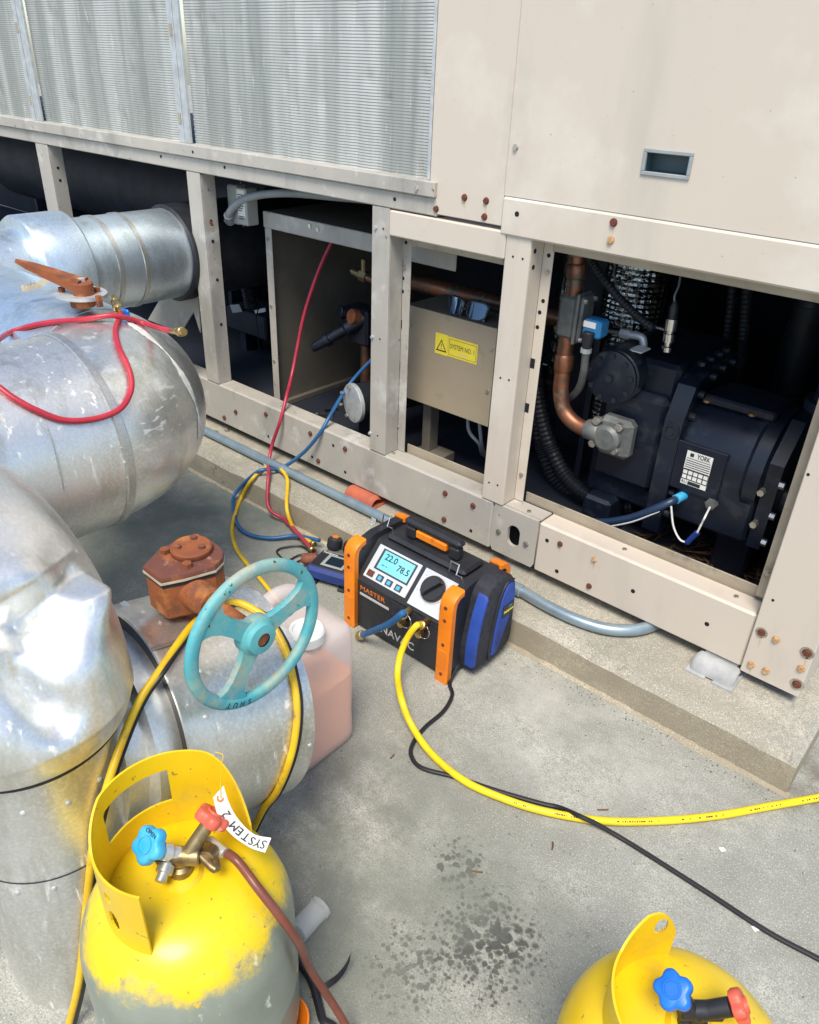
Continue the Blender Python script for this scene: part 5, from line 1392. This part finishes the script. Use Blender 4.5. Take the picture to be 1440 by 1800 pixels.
# ================================================================== DIGITAL MANIFOLD
mf = thing('digital_manifold', (-1.50, 1.42, 0), 'blue digital manifold gauge with two black valve knobs, left of the recovery machine', 'manifold gauge')
mf['label'] = 'blue digital manifold gauge with two black valve knobs, between the pad and the recovery machine'
mA, mB_ = G(640,1030,.05), G(560,1000,.05)
mo = Vector((-1.500,1.415,.0)); mu = Vector((.95,.30,0)).normalized(); mv = Vector((-.30,.95,0)).normalized()
Mm = MX(mo, mu, mv)
def mfb(name, mat, *a, b=.006, parent=None):
    m = MB(); m.M = Mm; m.box(*a, b=b); return m.build(name, mat, parent or mf)
mb1 = mfb('body', 'manifold_blue', -.075, .075, -.055, .06, .012, .062, b=.012)
mfb('face_plate', 'case_black', -.062, .066, -.045, .045, .0622, .066, b=.003)
sc1 = mfb('screen_bezel', 'conduit_grey', -.03, .05, -.035, .030, .0662, .068, b=.002)
mfb('screen', 'glasses_lens', -.018, .04, -.026, .020, .0682, .069, b=.001, parent=sc1)
for k in (-.045, .055):
    mfb('rubber_foot', 'rubber_black', k-.012, k+.012, -.06, .0, 0, .0119, b=.003)
mtx = text('Fieldpiece', .013, Mm @ Matrix.Translation((-.055,.036,.0664)), 'paper', mb1, th=.0002)
for k, x in enumerate((-.048, .012)):
    m = MB(); m.M = Mm
    m.lathe([(.012,0), (.012,.018), (.024,.020), (.026,.030), (.025,.052), (.019,.058), (0,.058)], (x,.085,.03), (Vector((0,.35,1))), 12)
    kn = m.build('valve_knob', 'case_black', mf)
    m = MB(); m.M = Mm; m.cyl(Vector((x,.085,.03))+Vector((0,.35,1)).normalized()*.0585, Vector((x,.085,.03))+Vector((0,.35,1)).normalized()*.062, .014, seg=5); m.build('knob_mark', 'ink_orange', kn)
m = MB(); m.M = Mm; m.box(-.07,.06,.0605,.10,.015,.05,b=.008); m.build('valve_block', 'cast_grey', mf)
hs = []
for k, (x, mt) in enumerate(((-.10,'bolt_rust'),)):
    m = MB(); m.M = Mm; m.cyl((-.076,.03,.035), (-.125,.01,.035), .020, .017, seg=12, b=.003); m.build('end_knob', 'rust_cover', mf)

# ================================================================== RECOVERY CYLINDERS
CRd = .155; DOME = .432
def knob(c, ax, r, h, mat, parent, name='hand_knob', lobes=5, txt=None):
    u, v, d = frame(ax); rings = []
    for s, k in ((0,.78), (.10,.96), (.25,1.0), (.75,1.0), (.92,.93), (1.0,.80)):
        rings.append([c+d*(h*s)+(u*math.cos(t)+v*math.sin(t))*(r*k*(1+.115*math.cos(lobes*t)-.02*math.cos(2*lobes*t))) for t in [2*math.pi*j/50 for j in range(50)]])
    o = MB().rings(rings).build(name, mat, parent, ang=45)
    MB().lathe([(r*.52,0), (r*.50,.0025), (r*.42,.0025), (r*.40,.0005), (0,.0005)], c+d*h, d, 20).build('knob_boss', mat, o)
    if txt:
        M = MX(c+d*(h+.0004), u, v); text(txt, r*.34, M @ Matrix.Translation((0, r*.70, 0)), 'ink', o, align='CENTER', th=.0003)
    return o
def cylinder(cx, cy, label, a0, a1, win, holes_, CRd=.155, mat='cylinder_shell', topf=None, rc=.105):
    c = Vector((cx, cy, 0))
    t = thing('recovery_cylinder', c, label, 'gas cylinder', 'yellow recovery cylinders')
    prof = [(.10,.0), (.125,.004), (CRd-.02,.02), (CRd-.004,.05), (CRd,.08), (CRd,.17), (CRd+.0012,.175), (CRd+.0012,.185), (CRd,.19), (CRd,.315)]
    for k in range(1, 15):
        a = math.pi/2*k/14; prof.append((max(.002, CRd*math.cos(a)**.58) if k < 14 else .002, .315+(DOME-.315)*math.sin(a)))
    MB().lathe(prof, c, Z3, 96, cap0=True, cap1=True).build('shell', mat, t, ang=50)
    MB().lathe([(.030,0), (.030,.008), (.024,.016), (.020,.017)], c+Z3*(DOME-.008), Z3, 28).build('valve_boss', 'yellow_paint', t)
    MB().lathe([(.020,0), (.020,.010), (.016,.012), (.012,.009), (0,.009)], c+Vector((math.cos(a1*0+R(62))*.055, math.sin(R(62))*.055, DOME-.022)), Z3, 20).build('relief_boss', 'yellow_paint', t)
    # rolled sheet collar with hand hold
    n = 260; m = 70; th = .0032
    def top_h(s): return topf(s) if topf else .135
    def zb(r): # dome height at radius
        k = min(.999, (r/CRd)**(1/.58)); return .315+(DOME-.315)*math.sqrt(1-k*k)-.004
    vs = []; idx = {}; fs = []
    def P(i, j, r):
        s = i/n; a = a0+(a1-a0)*s; z0 = zb(rc); z = z0+top_h(s)*j/m; rr = r+.004*math.sin(math.pi*j/m)*0
        return Vector((cx+rr*math.cos(a), cy+rr*math.sin(a), z))
    keep = set()
    for i in range(n):
        for j in range(m):
            s, q = (i+.5)/n, (j+.5)/m*top_h((i+.5)/n); ok = True
            for (s0, s1, z0, z1_) in win:
                if s0 < s < s1 and z0 < q < z1_: ok = False
            for (sc, zc, rs, rz) in holes_:
                if ((s-sc)/rs)**2+((q-zc)/rz)**2 < 1: ok = False
            if ok: keep.add((i, j))
    b = MB()
    def V(i, j, side):
        key = (i, j, side)
        if key not in idx: idx[key] = len(vs); vs.append(P(i, j, rc+(th if side else 0)))
        return idx[key]
    for (i, j) in keep:
        fs.append((V(i,j,0), V(i,j+1,0), V(i+1,j+1,0), V(i+1,j,0))); fs.append((V(i,j,1), V(i+1,j,1), V(i+1,j+1,1), V(i,j+1,1)))
        for (di, dj, p, q) in ((-1,0,(i,j),(i,j+1)), (1,0,(i+1,j+1),(i+1,j)), (0,-1,(i+1,j),(i,j)), (0,1,(i,j+1),(i+1,j+1))):
            if (i+di, j+dj) not in keep: fs.append((V(*p,0), V(*q,0), V(*q,1), V(*p,1)))
    b.add(vs, fs); b.build('collar', 'yellow_paint', t, ang=50)
    return t, c
PI2 = 2*math.pi
def top1(s): return .125 - .020*max(0, (.12-s)/.12)**2 - .10*max(0, (s-.80)/.20)**1.1*0
def top1(s):
    # low at the relief end, high over the hand hold, stepping down along the near side
    h = .155
    if s < .22: h -= .10*((.22-s)/.22)**2
    if s > .60: h -= .030*min(1, (s-.60)/.16)
    return h
c1t, c1 = cylinder(-.678, .333, 'worn yellow and grey recovery cylinder with a paper tag and brown hose', R(74), R(303), [(.34,.60,.055,.122)], [(.865,.088,.016,.010), (.872,.042,.024,.020)], topf=top1)
# valve of the tagged cylinder
vt = Vector((c1.x, c1.y, DOME+.006))
vw = MB(); vw.lathe([(.017,0), (.017,.016), (.012,.020), (.012,.035)], vt, Z3, 16); vw.build('valve_stem', 'brass_dull', c1t)
imr = Vector((.75,.66,0)).normalized(); fwd = Vector((-.66,.75,0)).normalized()
yv = vt+Z3*.035
MB().cyl(yv-imr*.030, yv+imr*.030, .0135, seg=14, b=.002).build('valve_body', 'brass_dull', c1t)
aR = (imr*.55+fwd*.55+Z3*.75).normalized(); aL = (-imr*.9-fwd*.1+Z3*.35).normalized()
MB().cyl(yv+imr*.012, yv+imr*.012+aR*.055, .0125, .010, seg=14).build('valve_neck', 'brass_dull', c1t)
knob(yv+imr*.012+aR*.052, aR, .0235, .018, 'knob_red', c1t)
MB().cyl(yv-imr*.012, yv-imr*.012+aL*.040, .0125, .010, seg=14).build('valve_neck', 'rubber_black', c1t)
kA = (-imr*.45-fwd*.55+Z3*.70).normalized()
knob(yv-imr*.020+aL*.012+Z3*.020, kA, .0245, .019, 'knob_cyan', c1t, txt='OPEN')
pA = (-fwd*.75-imr*.15-Z3*.25).normalized()
MB().lathe([(.009,0), (.009,.012), (.012,.013), (.012,.024), (.008,.025), (.008,.036), (.005,.036)], yv-imr*.012, pA, 12).build('side_port', 'bolt_zinc', c1t)
MB().lathe([(.009,0), (.009,.014), (.012,.015), (.012,.026), (.007,.027), (.007,.034)], yv+Z3*.006, (-fwd*.3-imr*.55+Z3*.5), 12).build('side_port', 'galvanised', c1t)

# paper tag tied to the collar
tg = thing('paper_tag', on(430,1450,2,.50), 'curled white paper tag handwritten SYSTEM 2, tied to the yellow cylinder collar', 'tag')
Lf = catmull([on(375,1402,2,.545), on(385,1438,2,.520), on(408,1468,2,.497), on(440,1490,2,.478), on(466,1499,2,.470)], 6)
Rt = catmull([on(393,1381,2,.560), on(403,1412,2,.530), on(419,1440,2,.505), on(446,1466,2,.485), on(477,1473,2,.477)], 6)
b = MB(); top_r = []; bot_r = []
rows = [[l.lerp(r, k/4) for k in range(5)] for l, r in zip(Lf, Rt)]
nrm_ = (Rt[10]-Lf[10]).cross(Lf[12]-Lf[8]).normalized()
if nrm_.z < 0: nrm_ = -nrm_
b.rings(rows, False, False, False); b.rings([[p-nrm_*.0006 for p in r_] for r_ in rows], False, False, False)
tgp = b.build('tag_paper', 'paper', tg, ang=60)
MB().lathe([(.0055,0), (.003,.0)], Lf[2].lerp(Rt[2], .5)+nrm_*.0006, nrm_, 14, cap0=False, cap1=False).build('tag_eyelet', 'ink_orange', tg, smooth=False)
nn = len(Lf)
for k, chh in enumerate('SYSTEM 2'):
    f = (nn-1)*(.93-.088*k); i = int(f); fr_ = f-i
    l = Lf[i].lerp(Lf[min(nn-1, i+1)], fr_); r_ = Rt[i].lerp(Rt[min(nn-1, i+1)], fr_)
    al = (Lf[max(0, i-1)]-Lf[min(nn-1, i+1)]).normalized(); acr = (l-r_).normalized()
    if chh == ' ': continue
    text(chh, .017, MX(l.lerp(r_, .5)+nrm_*.0016, al, acr), 'ink', tgp, align='CENTER', th=.0002, shear=.2)
MB().tube(catmull([Lf[2].lerp(Rt[2], .5)+nrm_*.002, on(388,1350,2,.585), on(392,1328,2,.60), on(378,1322,2,.60)], 6), .0007, 5).build('tag_string', 'yellow_hose_worn', tg)
# brown charging hose
A = yv+imr*.030
CB1 = bvh(*[o for o in c1t.children if o.name.startswith('shell')])
hd = [A, A+imr*.025-fwd*.015-Z3*.006, on(368,1478,2,.465), on(385,1492,2,.462), hit(CB1,412,1525,.017), hit(CB1,445,1567,.014), hit(CB1,480,1613,.013), hit(CB1,508,1655,.015), on(548,1708,2,.19), on(590,1772,2,.09), on(622,1830,2,.03), on(650,1900,2,.012), on(650,1900,2,.008)+Vector((.10,-.25,0)), on(650,1900,2,.008)+Vector((.4,-.6,0))]
bhz = thing('charging_hose', A, 'brown refrigerant hose screwed onto the tagged yellow cylinder', 'hose')
HP = catmull(hd[2:], 10); 
MB().tube(catmull(hd[:4], 6), .0060, 12).build('hose_stub', 'brass_dull', bhz)
MB().lathe([(.010,0), (.013,.001), (.013,.020), (.010,.022)], hd[0]+(hd[1]-hd[0])*.3, hd[2]-hd[0], 18).build('knurled_nut', 'brass_dull', bhz)
MB().lathe([(.0078,0), (.0078,.026), (.0084,.027), (.0084,.030)], hd[2], hd[3]-hd[2], 14).build('ferrule', 'galvanised', bhz)
MB().tube(HP[4:], .0066, 12).build('hose_line', 'brown_hose', bhz)

# second cylinder
c2p = (-.045, .632)
def top2(s): 
    if s < .10: return .100-.045*(1-s/.10)**3
    if s < .20: return .100-.030*(s-.10)/.10
    if s > .88: return .070*(.25+.75*(1-s)/.12)
    return .070
c2t, c2 = cylinder(*c2p, 'clean bright yellow recovery cylinder with a blue hand knob, standing alone', R(128), R(400), [(.55,.75,.04,.085)], [(.05,.070,.020,.016)], CRd=.152, mat='yellow_paint', topf=top2, rc=.100)
v2 = Vector((c2.x, c2.y, DOME+.006))
MB().lathe([(.017,0), (.017,.016), (.012,.020), (.012,.035)], v2, Z3, 16).build('valve_stem', 'rubber_black', c2t)
y2 = v2+Z3*.035
MB().cyl(y2-imr*.022, y2+imr*.030, .0115, seg=14, b=.002).build('valve_body', 'rubber_black', c2t)
a2 = (-imr*.55+fwd*.25+Z3*.75).normalized()
MB().cyl(y2-imr*.01, y2-imr*.01+a2*.035, .012, seg=12).build('valve_neck', 'rubber_black', c2t)
knob(y2-imr*.012+a2*.030, (-imr*.45-fwd*.25+Z3*.8).normalized(), .0215, .018, 'knob_blue', c2t)
a3 = (imr*.8-fwd*.1+Z3*.5).normalized()
MB().cyl(y2+imr*.01, y2+imr*.01+a3*.03, .011, seg=12).build('valve_neck', 'rubber_black', c2t)
knob(y2+imr*.015+a3*.028, a3, .019, .015, 'knob_red', c2t)

# ================================================================== HOSES AND CORDS
def brass_end(p, d, parent, r=.010):
    d = Vector(d).normalized()
    MB().lathe([(r*.8,-.03), (r*.8,-.006), (r*1.1,-.005), (r*1.25,0), (r*1.25,.012), (r*1.0,.014), (r*1.0,.022)], p, d, 12).build('brass_fitting', 'brass', parent)
def hose(name, label, cat, pts, r, mat, ends=(), n=8, group=None):
    t = thing(name, pts[len(pts)//2], label, cat, group)
    P = catmull(pts, n); MB().tube(P, r, 12).build('hose_line', mat, t)
    for e in ends:
        if e == 0: brass_end(P[0], P[0]-P[3], t, r*1.15)
        else: brass_end(P[-1], P[-1]-P[-4], t, r*1.15)
    return t
# three manifold hoses
mp_ = lambda px, py, z: on(px, py, 2, z)
PB = bvh(ground, *[o for o in root_plinth.children])
def ph(px, py, off=.010): return hit(PB, px, py, off)
hr = [F(584,424,1.99), F(566,462,1.97), F(548,510,1.94), F(533,560,1.91), F(523,610,1.88), F(513,660,1.83), F(503,700,1.75), F(492,742,1.70), F(479,780,1.685), F(472,815,1.64), ph(473,845,.03), ph(483,885,.03), ph(501,922,.02), ph(522,948,.03), mp_(547,964,.045)]
hose('manifold_hose', 'dark red hose hanging from the partition shelf down to the blue manifold', 'hose', hr, .0068, 'red_hose_bay', (1,), group='hoses on the digital manifold')
hb_ = [F(690,600,2.0), F(645,641,1.95), F(615,675,1.90), F(597,702,1.83), F(578,735,1.75), F(560,765,1.705), F(532,797,1.68), F(495,822,1.64), ph(455,838,.022), ph(424,860,.02), ph(410,890,.012), mp_(418,922,.012), mp_(440,940,.012), mp_(478,946,.012), mp_(520,942,.02), mp_(562,950,.04)]
hose('manifold_hose', 'dark blue hose looping from the third bay over the pad edge to the manifold', 'hose', hb_, .0068, 'blue_hose', (), group='hoses on the digital manifold')
hy = [mp_(550,955,.045), ph(532,930,.03), ph(516,890,.03), ph(506,855,.02), F(497,828,1.625), F(485,815,1.64), F(470,820,1.63), ph(450,845,.02), ph(430,873,.016), mp_(413,905,.012), mp_(408,935,.012), mp_(416,965,.010), mp_(436,993,.010), mp_(458,1018,.010), mp_(480,1045,.010), mp_(505,1075,.010)]
hose('manifold_hose', 'thin yellow hose looping off the pad edge and away behind the jug', 'hose', hy, .0066, 'yellow_hose_worn', (0,), group='hoses on the digital manifold')
# thin black lead at the manifold
tag(MB().tube(catmull([mp_(560,985,.03), mp_(530,975,.01), mp_(505,985,.006), mp_(490,975,.006), mp_(487,968,.006), mp_(500,962,.008), mp_(530,960,.010), mp_(545,975,.015), mp_(520,990,.006), mp_(535,1000,.006)], 8), .003, 8).build('probe_lead', 'cord_black'), 'thin black looped probe lead beside the blue manifold', 'cord')
# blue jumper and long yellow hose on the recovery machine
O = Vector((-1.310, 1.290, 0))
pL = O+Vector((.238,-.018,.166)); pR = O+Vector((.302,-.018,.166))
def front(px, py, y): return F(px, py, y)
jh = [pL+Vector((0,-.006,0)), F(708,1078,1.245), F(690,1093,1.235), F(668,1104,1.235), F(648,1112,1.24), F(636,1116,1.245)]
hose('jumper_hose', 'short blue hose with brass ends on the recovery machine port', 'hose', jh, .0095, 'blue_hose', (0,1), group='hoses on the recovery machine')
yh = [pR+Vector((0,-.006,0)), F(732,1100,1.24), F(716,1122,1.225), F(703,1155,1.20), F(699,1190,1.165), F(706,1230,1.10), mp_(722,1272,.03), mp_(756,1322,.012), mp_(812,1370,.0115), mp_(880,1402,.0115), mp_(960,1427,.0115), mp_(1060,1443,.0115), mp_(1160,1443,.0115), mp_(1260,1434,.0115), mp_(1350,1418,.0115), mp_(1440,1402,.0115), mp_(1560,1378,.0115), mp_(1700,1350,.0115)]
hose('charging_hose', 'long bright yellow hose from the recovery machine curving across the slab', 'hose', yh, .0088, 'yellow_hose', (0,), group='hoses on the recovery machine')
YP = catmull(yh, 24); b = MB(); rnd = random.Random(4)
for i in range(len(YP)*55//100, len(YP)-1):
    if rnd.random() < .62 and (i//9) % 3 != 2:
        p = YP[i]; d = (YP[i+1]-YP[i]).normalized(); sd_ = Vector((-d.y, d.x, 0)).normalized(); n_ = (Z3*.8-sd_*.6*(1 if sd_.y > 0 else -1)).normalized(); t_ = n_.cross(d).normalized(); q = p+n_*.00895; L_2 = rnd.uniform(.0012, .0026)
        b.add([q-d*L_2-t_*.0016, q+d*L_2-t_*.0016, q+d*L_2+t_*rnd.uniform(.0004,.0016), q-d*L_2+t_*.0016], [(0,1,2,3)])
yho = [o for o in bpy.data.objects if o.get('label', '').startswith('long bright yellow hose')][0]
b.build('printed_marks', 'ink', yho, smooth=False)['kind'] = 'stuff'
bc = [Vector((-.93,1.34,.03)), mp_(791,1200,.006), mp_(795,1222,.006), mp_(780,1250,.006), mp_(748,1278,.006), mp_(727,1305,.006), mp_(723,1328,.006), mp_(742,1350,.006), mp_(800,1366,.006), mp_(880,1392,.006), mp_(950,1412,.006), mp_(985,1420,.010), mp_(1020,1435,.026), mp_(1050,1449,.020), mp_(1090,1472,.006), mp_(1150,1509,.006), mp_(1250,1573,.006), mp_(1350,1638,.006), mp_(1440,1686,.006), mp_(1600,1770,.006), mp_(1600,1770,.006)+Vector((.5,-.12,0)), mp_(1600,1770,.006)+Vector((1.1,-.1,0))]
tag(MB().tube(catmull(bc, 8), .0054, 10).build('power_cord', 'cord_black'), 'black power cord from the recovery machine crossing under and over the yellow hose', 'cord')
# loose red hose with ball valve on the big pipe
ro = .0068
def uh(px, py, off=ro):
    p = hit(UB, px, py, off)
    if p is None: p = F(px, py, LASTY[0])        # past the edge of the pipe the hose hangs free
    LASTY[0] = p.y; return p
LASTY = [1.0]
cl_ = [uh(212,556), uh(203,585), uh(208,615), uh(222,645), uh(229,672), uh(225,697), uh(207,721), uh(166,737), uh(112,740), uh(62,723), uh(22,702), uh(-10,680)]
d_ = (cl_[-1]-cl_[-2])
LASTY[0] = 1.0
top_ = [uh(-10,607), uh(20,588), uh(55,577), uh(95,570), uh(150,567,ro*1.2), uh(200,567,ro*2.6), uh(250,572), uh(292,580)]
endp = on(322,588,1,top_[-1].y+.03)
lft = [cl_[-1].lerp(top_[0], .3)+Vector((-.06,-.05,.02)), cl_[-1].lerp(top_[0], .7)+Vector((-.07,-.05,.02))]
lft = [hit(UB, -60, 660, ro) or lft[0], hit(UB, -60, 625, ro) or lft[1]]
rh = thing('loose_hose', cl_[5], 'bright red refrigerant hose lying in a loop on the large elbowed pipe', 'hose')
pts = [p for p in cl_+lft+top_ if p is not None]
P = catmull(pts+[top_[-1]+(top_[-1]-top_[-2])*.55+Z3*.006], 8)
MB().tube(P, ro, 14).build('hose_line', 'red_hose', rh)
brass_end(P[-1], P[-1]-P[-4], rh, .0095)
st_ = cl_[0]; vd = (on(190,505,1,st_.y+.06)-st_).normalized()
MB().lathe([(.0105,0), (.012,.004), (.012,.018), (.009,.020), (.009,.034), (.0125,.036), (.0125,.060), (.008,.062), (.008,.078), (.0105,.08), (.0105,.10), (.007,.102)], st_-vd*.004, vd, 12).build('ball_valve', 'brass', rh)
kp = st_+vd*.022
MB().box(kp.x+.010, kp.x+.046, kp.y-.004, kp.y+.004, kp.z-.010, kp.z+.010, b=.0035).build('valve_lever', 'knob_blue', rh)

# yellow hose and black cord draped together over the valve branch
LB2 = bvh(vj, *[o for o in rp.children if o.name.startswith('branch_jacket')])
RB2 = bvh(*[o for o in rp.children if o.name.startswith(('riser_jacket', 'elbow_jacket'))])
def drape(dx, r, mat, name, label, cat):
    pth = [(-.0,0)]
    left = [(122,1800), (140,1720), (152,1600), (165,1480), (185,1395), (212,1310), (245,1232), (280,1180), (312,1135), (338,1103)]
    topp = [(372,1076), (412,1064), (445,1076), (474,1100), (499,1145), (512,1195), (518,1240), (515,1290), (503,1340), (482,1388), (464,1420)]
    out = []
    # left tail: hangs free from the branch down between riser and cylinder to the slab
    top_hits = []
    for (px, py) in left[8:]+topp[:-1]:
        p = hit(LB, px+dx, py, r*1.05)
        if p is not None: top_hits.append(p)
    dep = []
    dtop = (top_hits[0]-CAM).length
    for (px, py) in left[:8]:                    # lies over whatever it crosses: branch, joint ring, riser
        ds = [(q-CAM).length for q in [hit(bv, x_, py+y_, r*1.3) for bv in (LB2, RB2) for x_ in (px+dx-9, px+dx, px+dx+9) for y_ in (-8, 8)] if q is not None]
        ds.append((on(px+dx, py, 2, .010)-CAM).length)
        dep.append(min(ds)-.004)
    for k in range(len(dep)):                    # a taut line: no dips between the high spots
        for a_ in range(k):
            for b_ in range(k+1, len(dep)):
                dep[k] = min(dep[k], dep[a_]+(dep[b_]-dep[a_])*(k-a_)/(b_-a_))
    for (px, py), d_ in zip(left[:8], dep): out.append(CAM+ray(px+dx, py).normalized()*d_)
    out += top_hits
    yl = out[-1].y
    out.append(F(464+dx*.7, 1420, yl-.012)); out.append(F(446+dx*.7, 1455, yl-.02)); out.append(F(425+dx*.7, 1500, yl-.03))
    return tag(MB().tube(catmull(out, 8), r, 12).build(name, mat), label, cat)
drape(0, .0066, 'yellow_hose_worn', 'draped_hose', 'worn yellow hose draped over the valve branch behind the turquoise wheel', 'hose')
drape(9, .0042, 'cord_black', 'black_cord', 'black cord draped beside the worn yellow hose over the valve branch', 'cord')

# ================================================================== SMALL THINGS ON THE SLAB
vi = thing('clear_vial', G(545,1618), 'small clear plastic vial lying beside the tagged yellow cylinder', 'vial')
a, c = mp_(522,1640,.024), mp_(566,1592,.024); ax = (c-a).normalized(); L = (c-a).length
MB().lathe([(.018,0), (.022,.002), (.022,L-.012), (.024,L-.010), (.024,L-.002), (.020,L), (0,L)], a, ax, 20).build('tube', 'clear_plastic', vi)
zt_ = thing('cable_tie', G(590,1715), 'black ribbed cable tie curling up from the slab beside the brown hose', 'cable tie')
P = catmull([mp_(545,1748,.006), mp_(570,1735,.010), mp_(592,1720,.020), mp_(608,1700,.035), mp_(616,1682,.05)], 6)
w_ = Vector((-.5,.6,.3)).normalized()*.006
b = MB(); b.rings([[p-w_-Z3*.001, p+w_-Z3*.001, p+w_+Z3*.001, p-w_+Z3*.001] for p in P]); b.build('strap', 'cord_black', zt_)
for i in range(10, len(P)-1):
    MB().tube([P[i]-w_*.7+Z3*.0018, P[i]+w_*.7+Z3*.0018], .0008, 5).build('rib', 'case_black', zt_)
tag(MB().tube(catmull([mp_(505,1660,.007), mp_(525,1690,.007), mp_(545,1720,.007), mp_(556,1750,.007), mp_(566,1790,.007), mp_(580,1850,.007), mp_(580,1850,.007)+Vector((.03,-.3,0)), mp_(580,1850,.007)+Vector((.25,-.7,0))], 8), .0075, 10).build('black_cord', 'cord_black'), 'thick dark cord on the slab between the brown hose and the yellow cylinder', 'cord')
of = thing('orange_funnel', G(515,1790), 'orange plastic funnel rim showing beside the foot of the tagged cylinder', 'funnel')
fc_ = mp_(500,1822,0)
MB().lathe([(.016,0), (.017,.02), (.042,.050), (.044,.050), (.044,.053), (.041,.053)], fc_, Z3, 28, cap1=False).build('cone', 'orange_plastic', of)
# twigs, chips and leaves scattered on the slab
rnd = random.Random(21)
for k, (px, py) in enumerate(((839,1533), (972,1487), (1060,1424), (420,1700), (690,1330), (860,1130))):
    p = mp_(px, py, .0022); a = rnd.uniform(0, 3.1); L = rnd.uniform(.006, .014); u = Vector((math.cos(a), math.sin(a), 0))
    tag(MB().tube(catmull([p-u*L, p+Vector((0,0,.001)), p+u*L+Vector((-u.y,u.x,0))*.002], 4), .0018, 6).build('twig', 'leaf_brown'), ('tiny dark twig beside the oil drip stains', 'tiny twig lying alone between the oil stains and the black cord', 'tiny dark twig just beyond the yellow hose', 'tiny twig half hidden by the tagged cylinder', 'tiny dark twig beside the pink jug', 'tiny twig close behind the recovery machine bag')[k], 'twig', 'twigs on the slab')
for k, (px, py) in enumerate(((1270,1493), (1328,1632))):
    p = mp_(px, py, .0012); b = MB(); s = .008
    b.poly3([p+Vector((-s,-.3*s,0)), p+Vector((.2*s,-s,0)), p+Vector((s,.2*s,0)), p+Vector((0,.8*s,0))], Z3, .0008)
    tag(b.build('paint_chip', 'paper', smooth=False), ('white paint chip on open concrete between the yellow hose and black cord', 'white paint chip lying against the black power cord')[k], 'paint chip', 'paint chips on the slab')
# crumbs of grit
b = MB(); rnd = random.Random(33)
for k in range(700):
    if k % 3: x = rnd.uniform(-1.9, .25); y = PYF-abs(rnd.gauss(0,.03))-.01
    else: x = rnd.uniform(-1.6, .5); y = rnd.uniform(.3, 1.5)
    s = rnd.uniform(.0008, .0030); a = rnd.uniform(0, 6.28); c_ = Vector((x, y, s*.5))
    q = [c_+Vector((math.cos(a+j*2.1)*s*rnd.uniform(.6,1.4), math.sin(a+j*2.1)*s, -s*.5)) for j in range(3)]+[c_+Vector((0,0,s*.7))]
    b.add(q, [(0,1,2), (0,1,3), (1,2,3), (2,0,3)])
o = b.build('grit', 'cast_grey', smooth=False); o['kind'] = 'stuff'; tag(o, 'fine grit and crumbs on the concrete slab', 'grit')
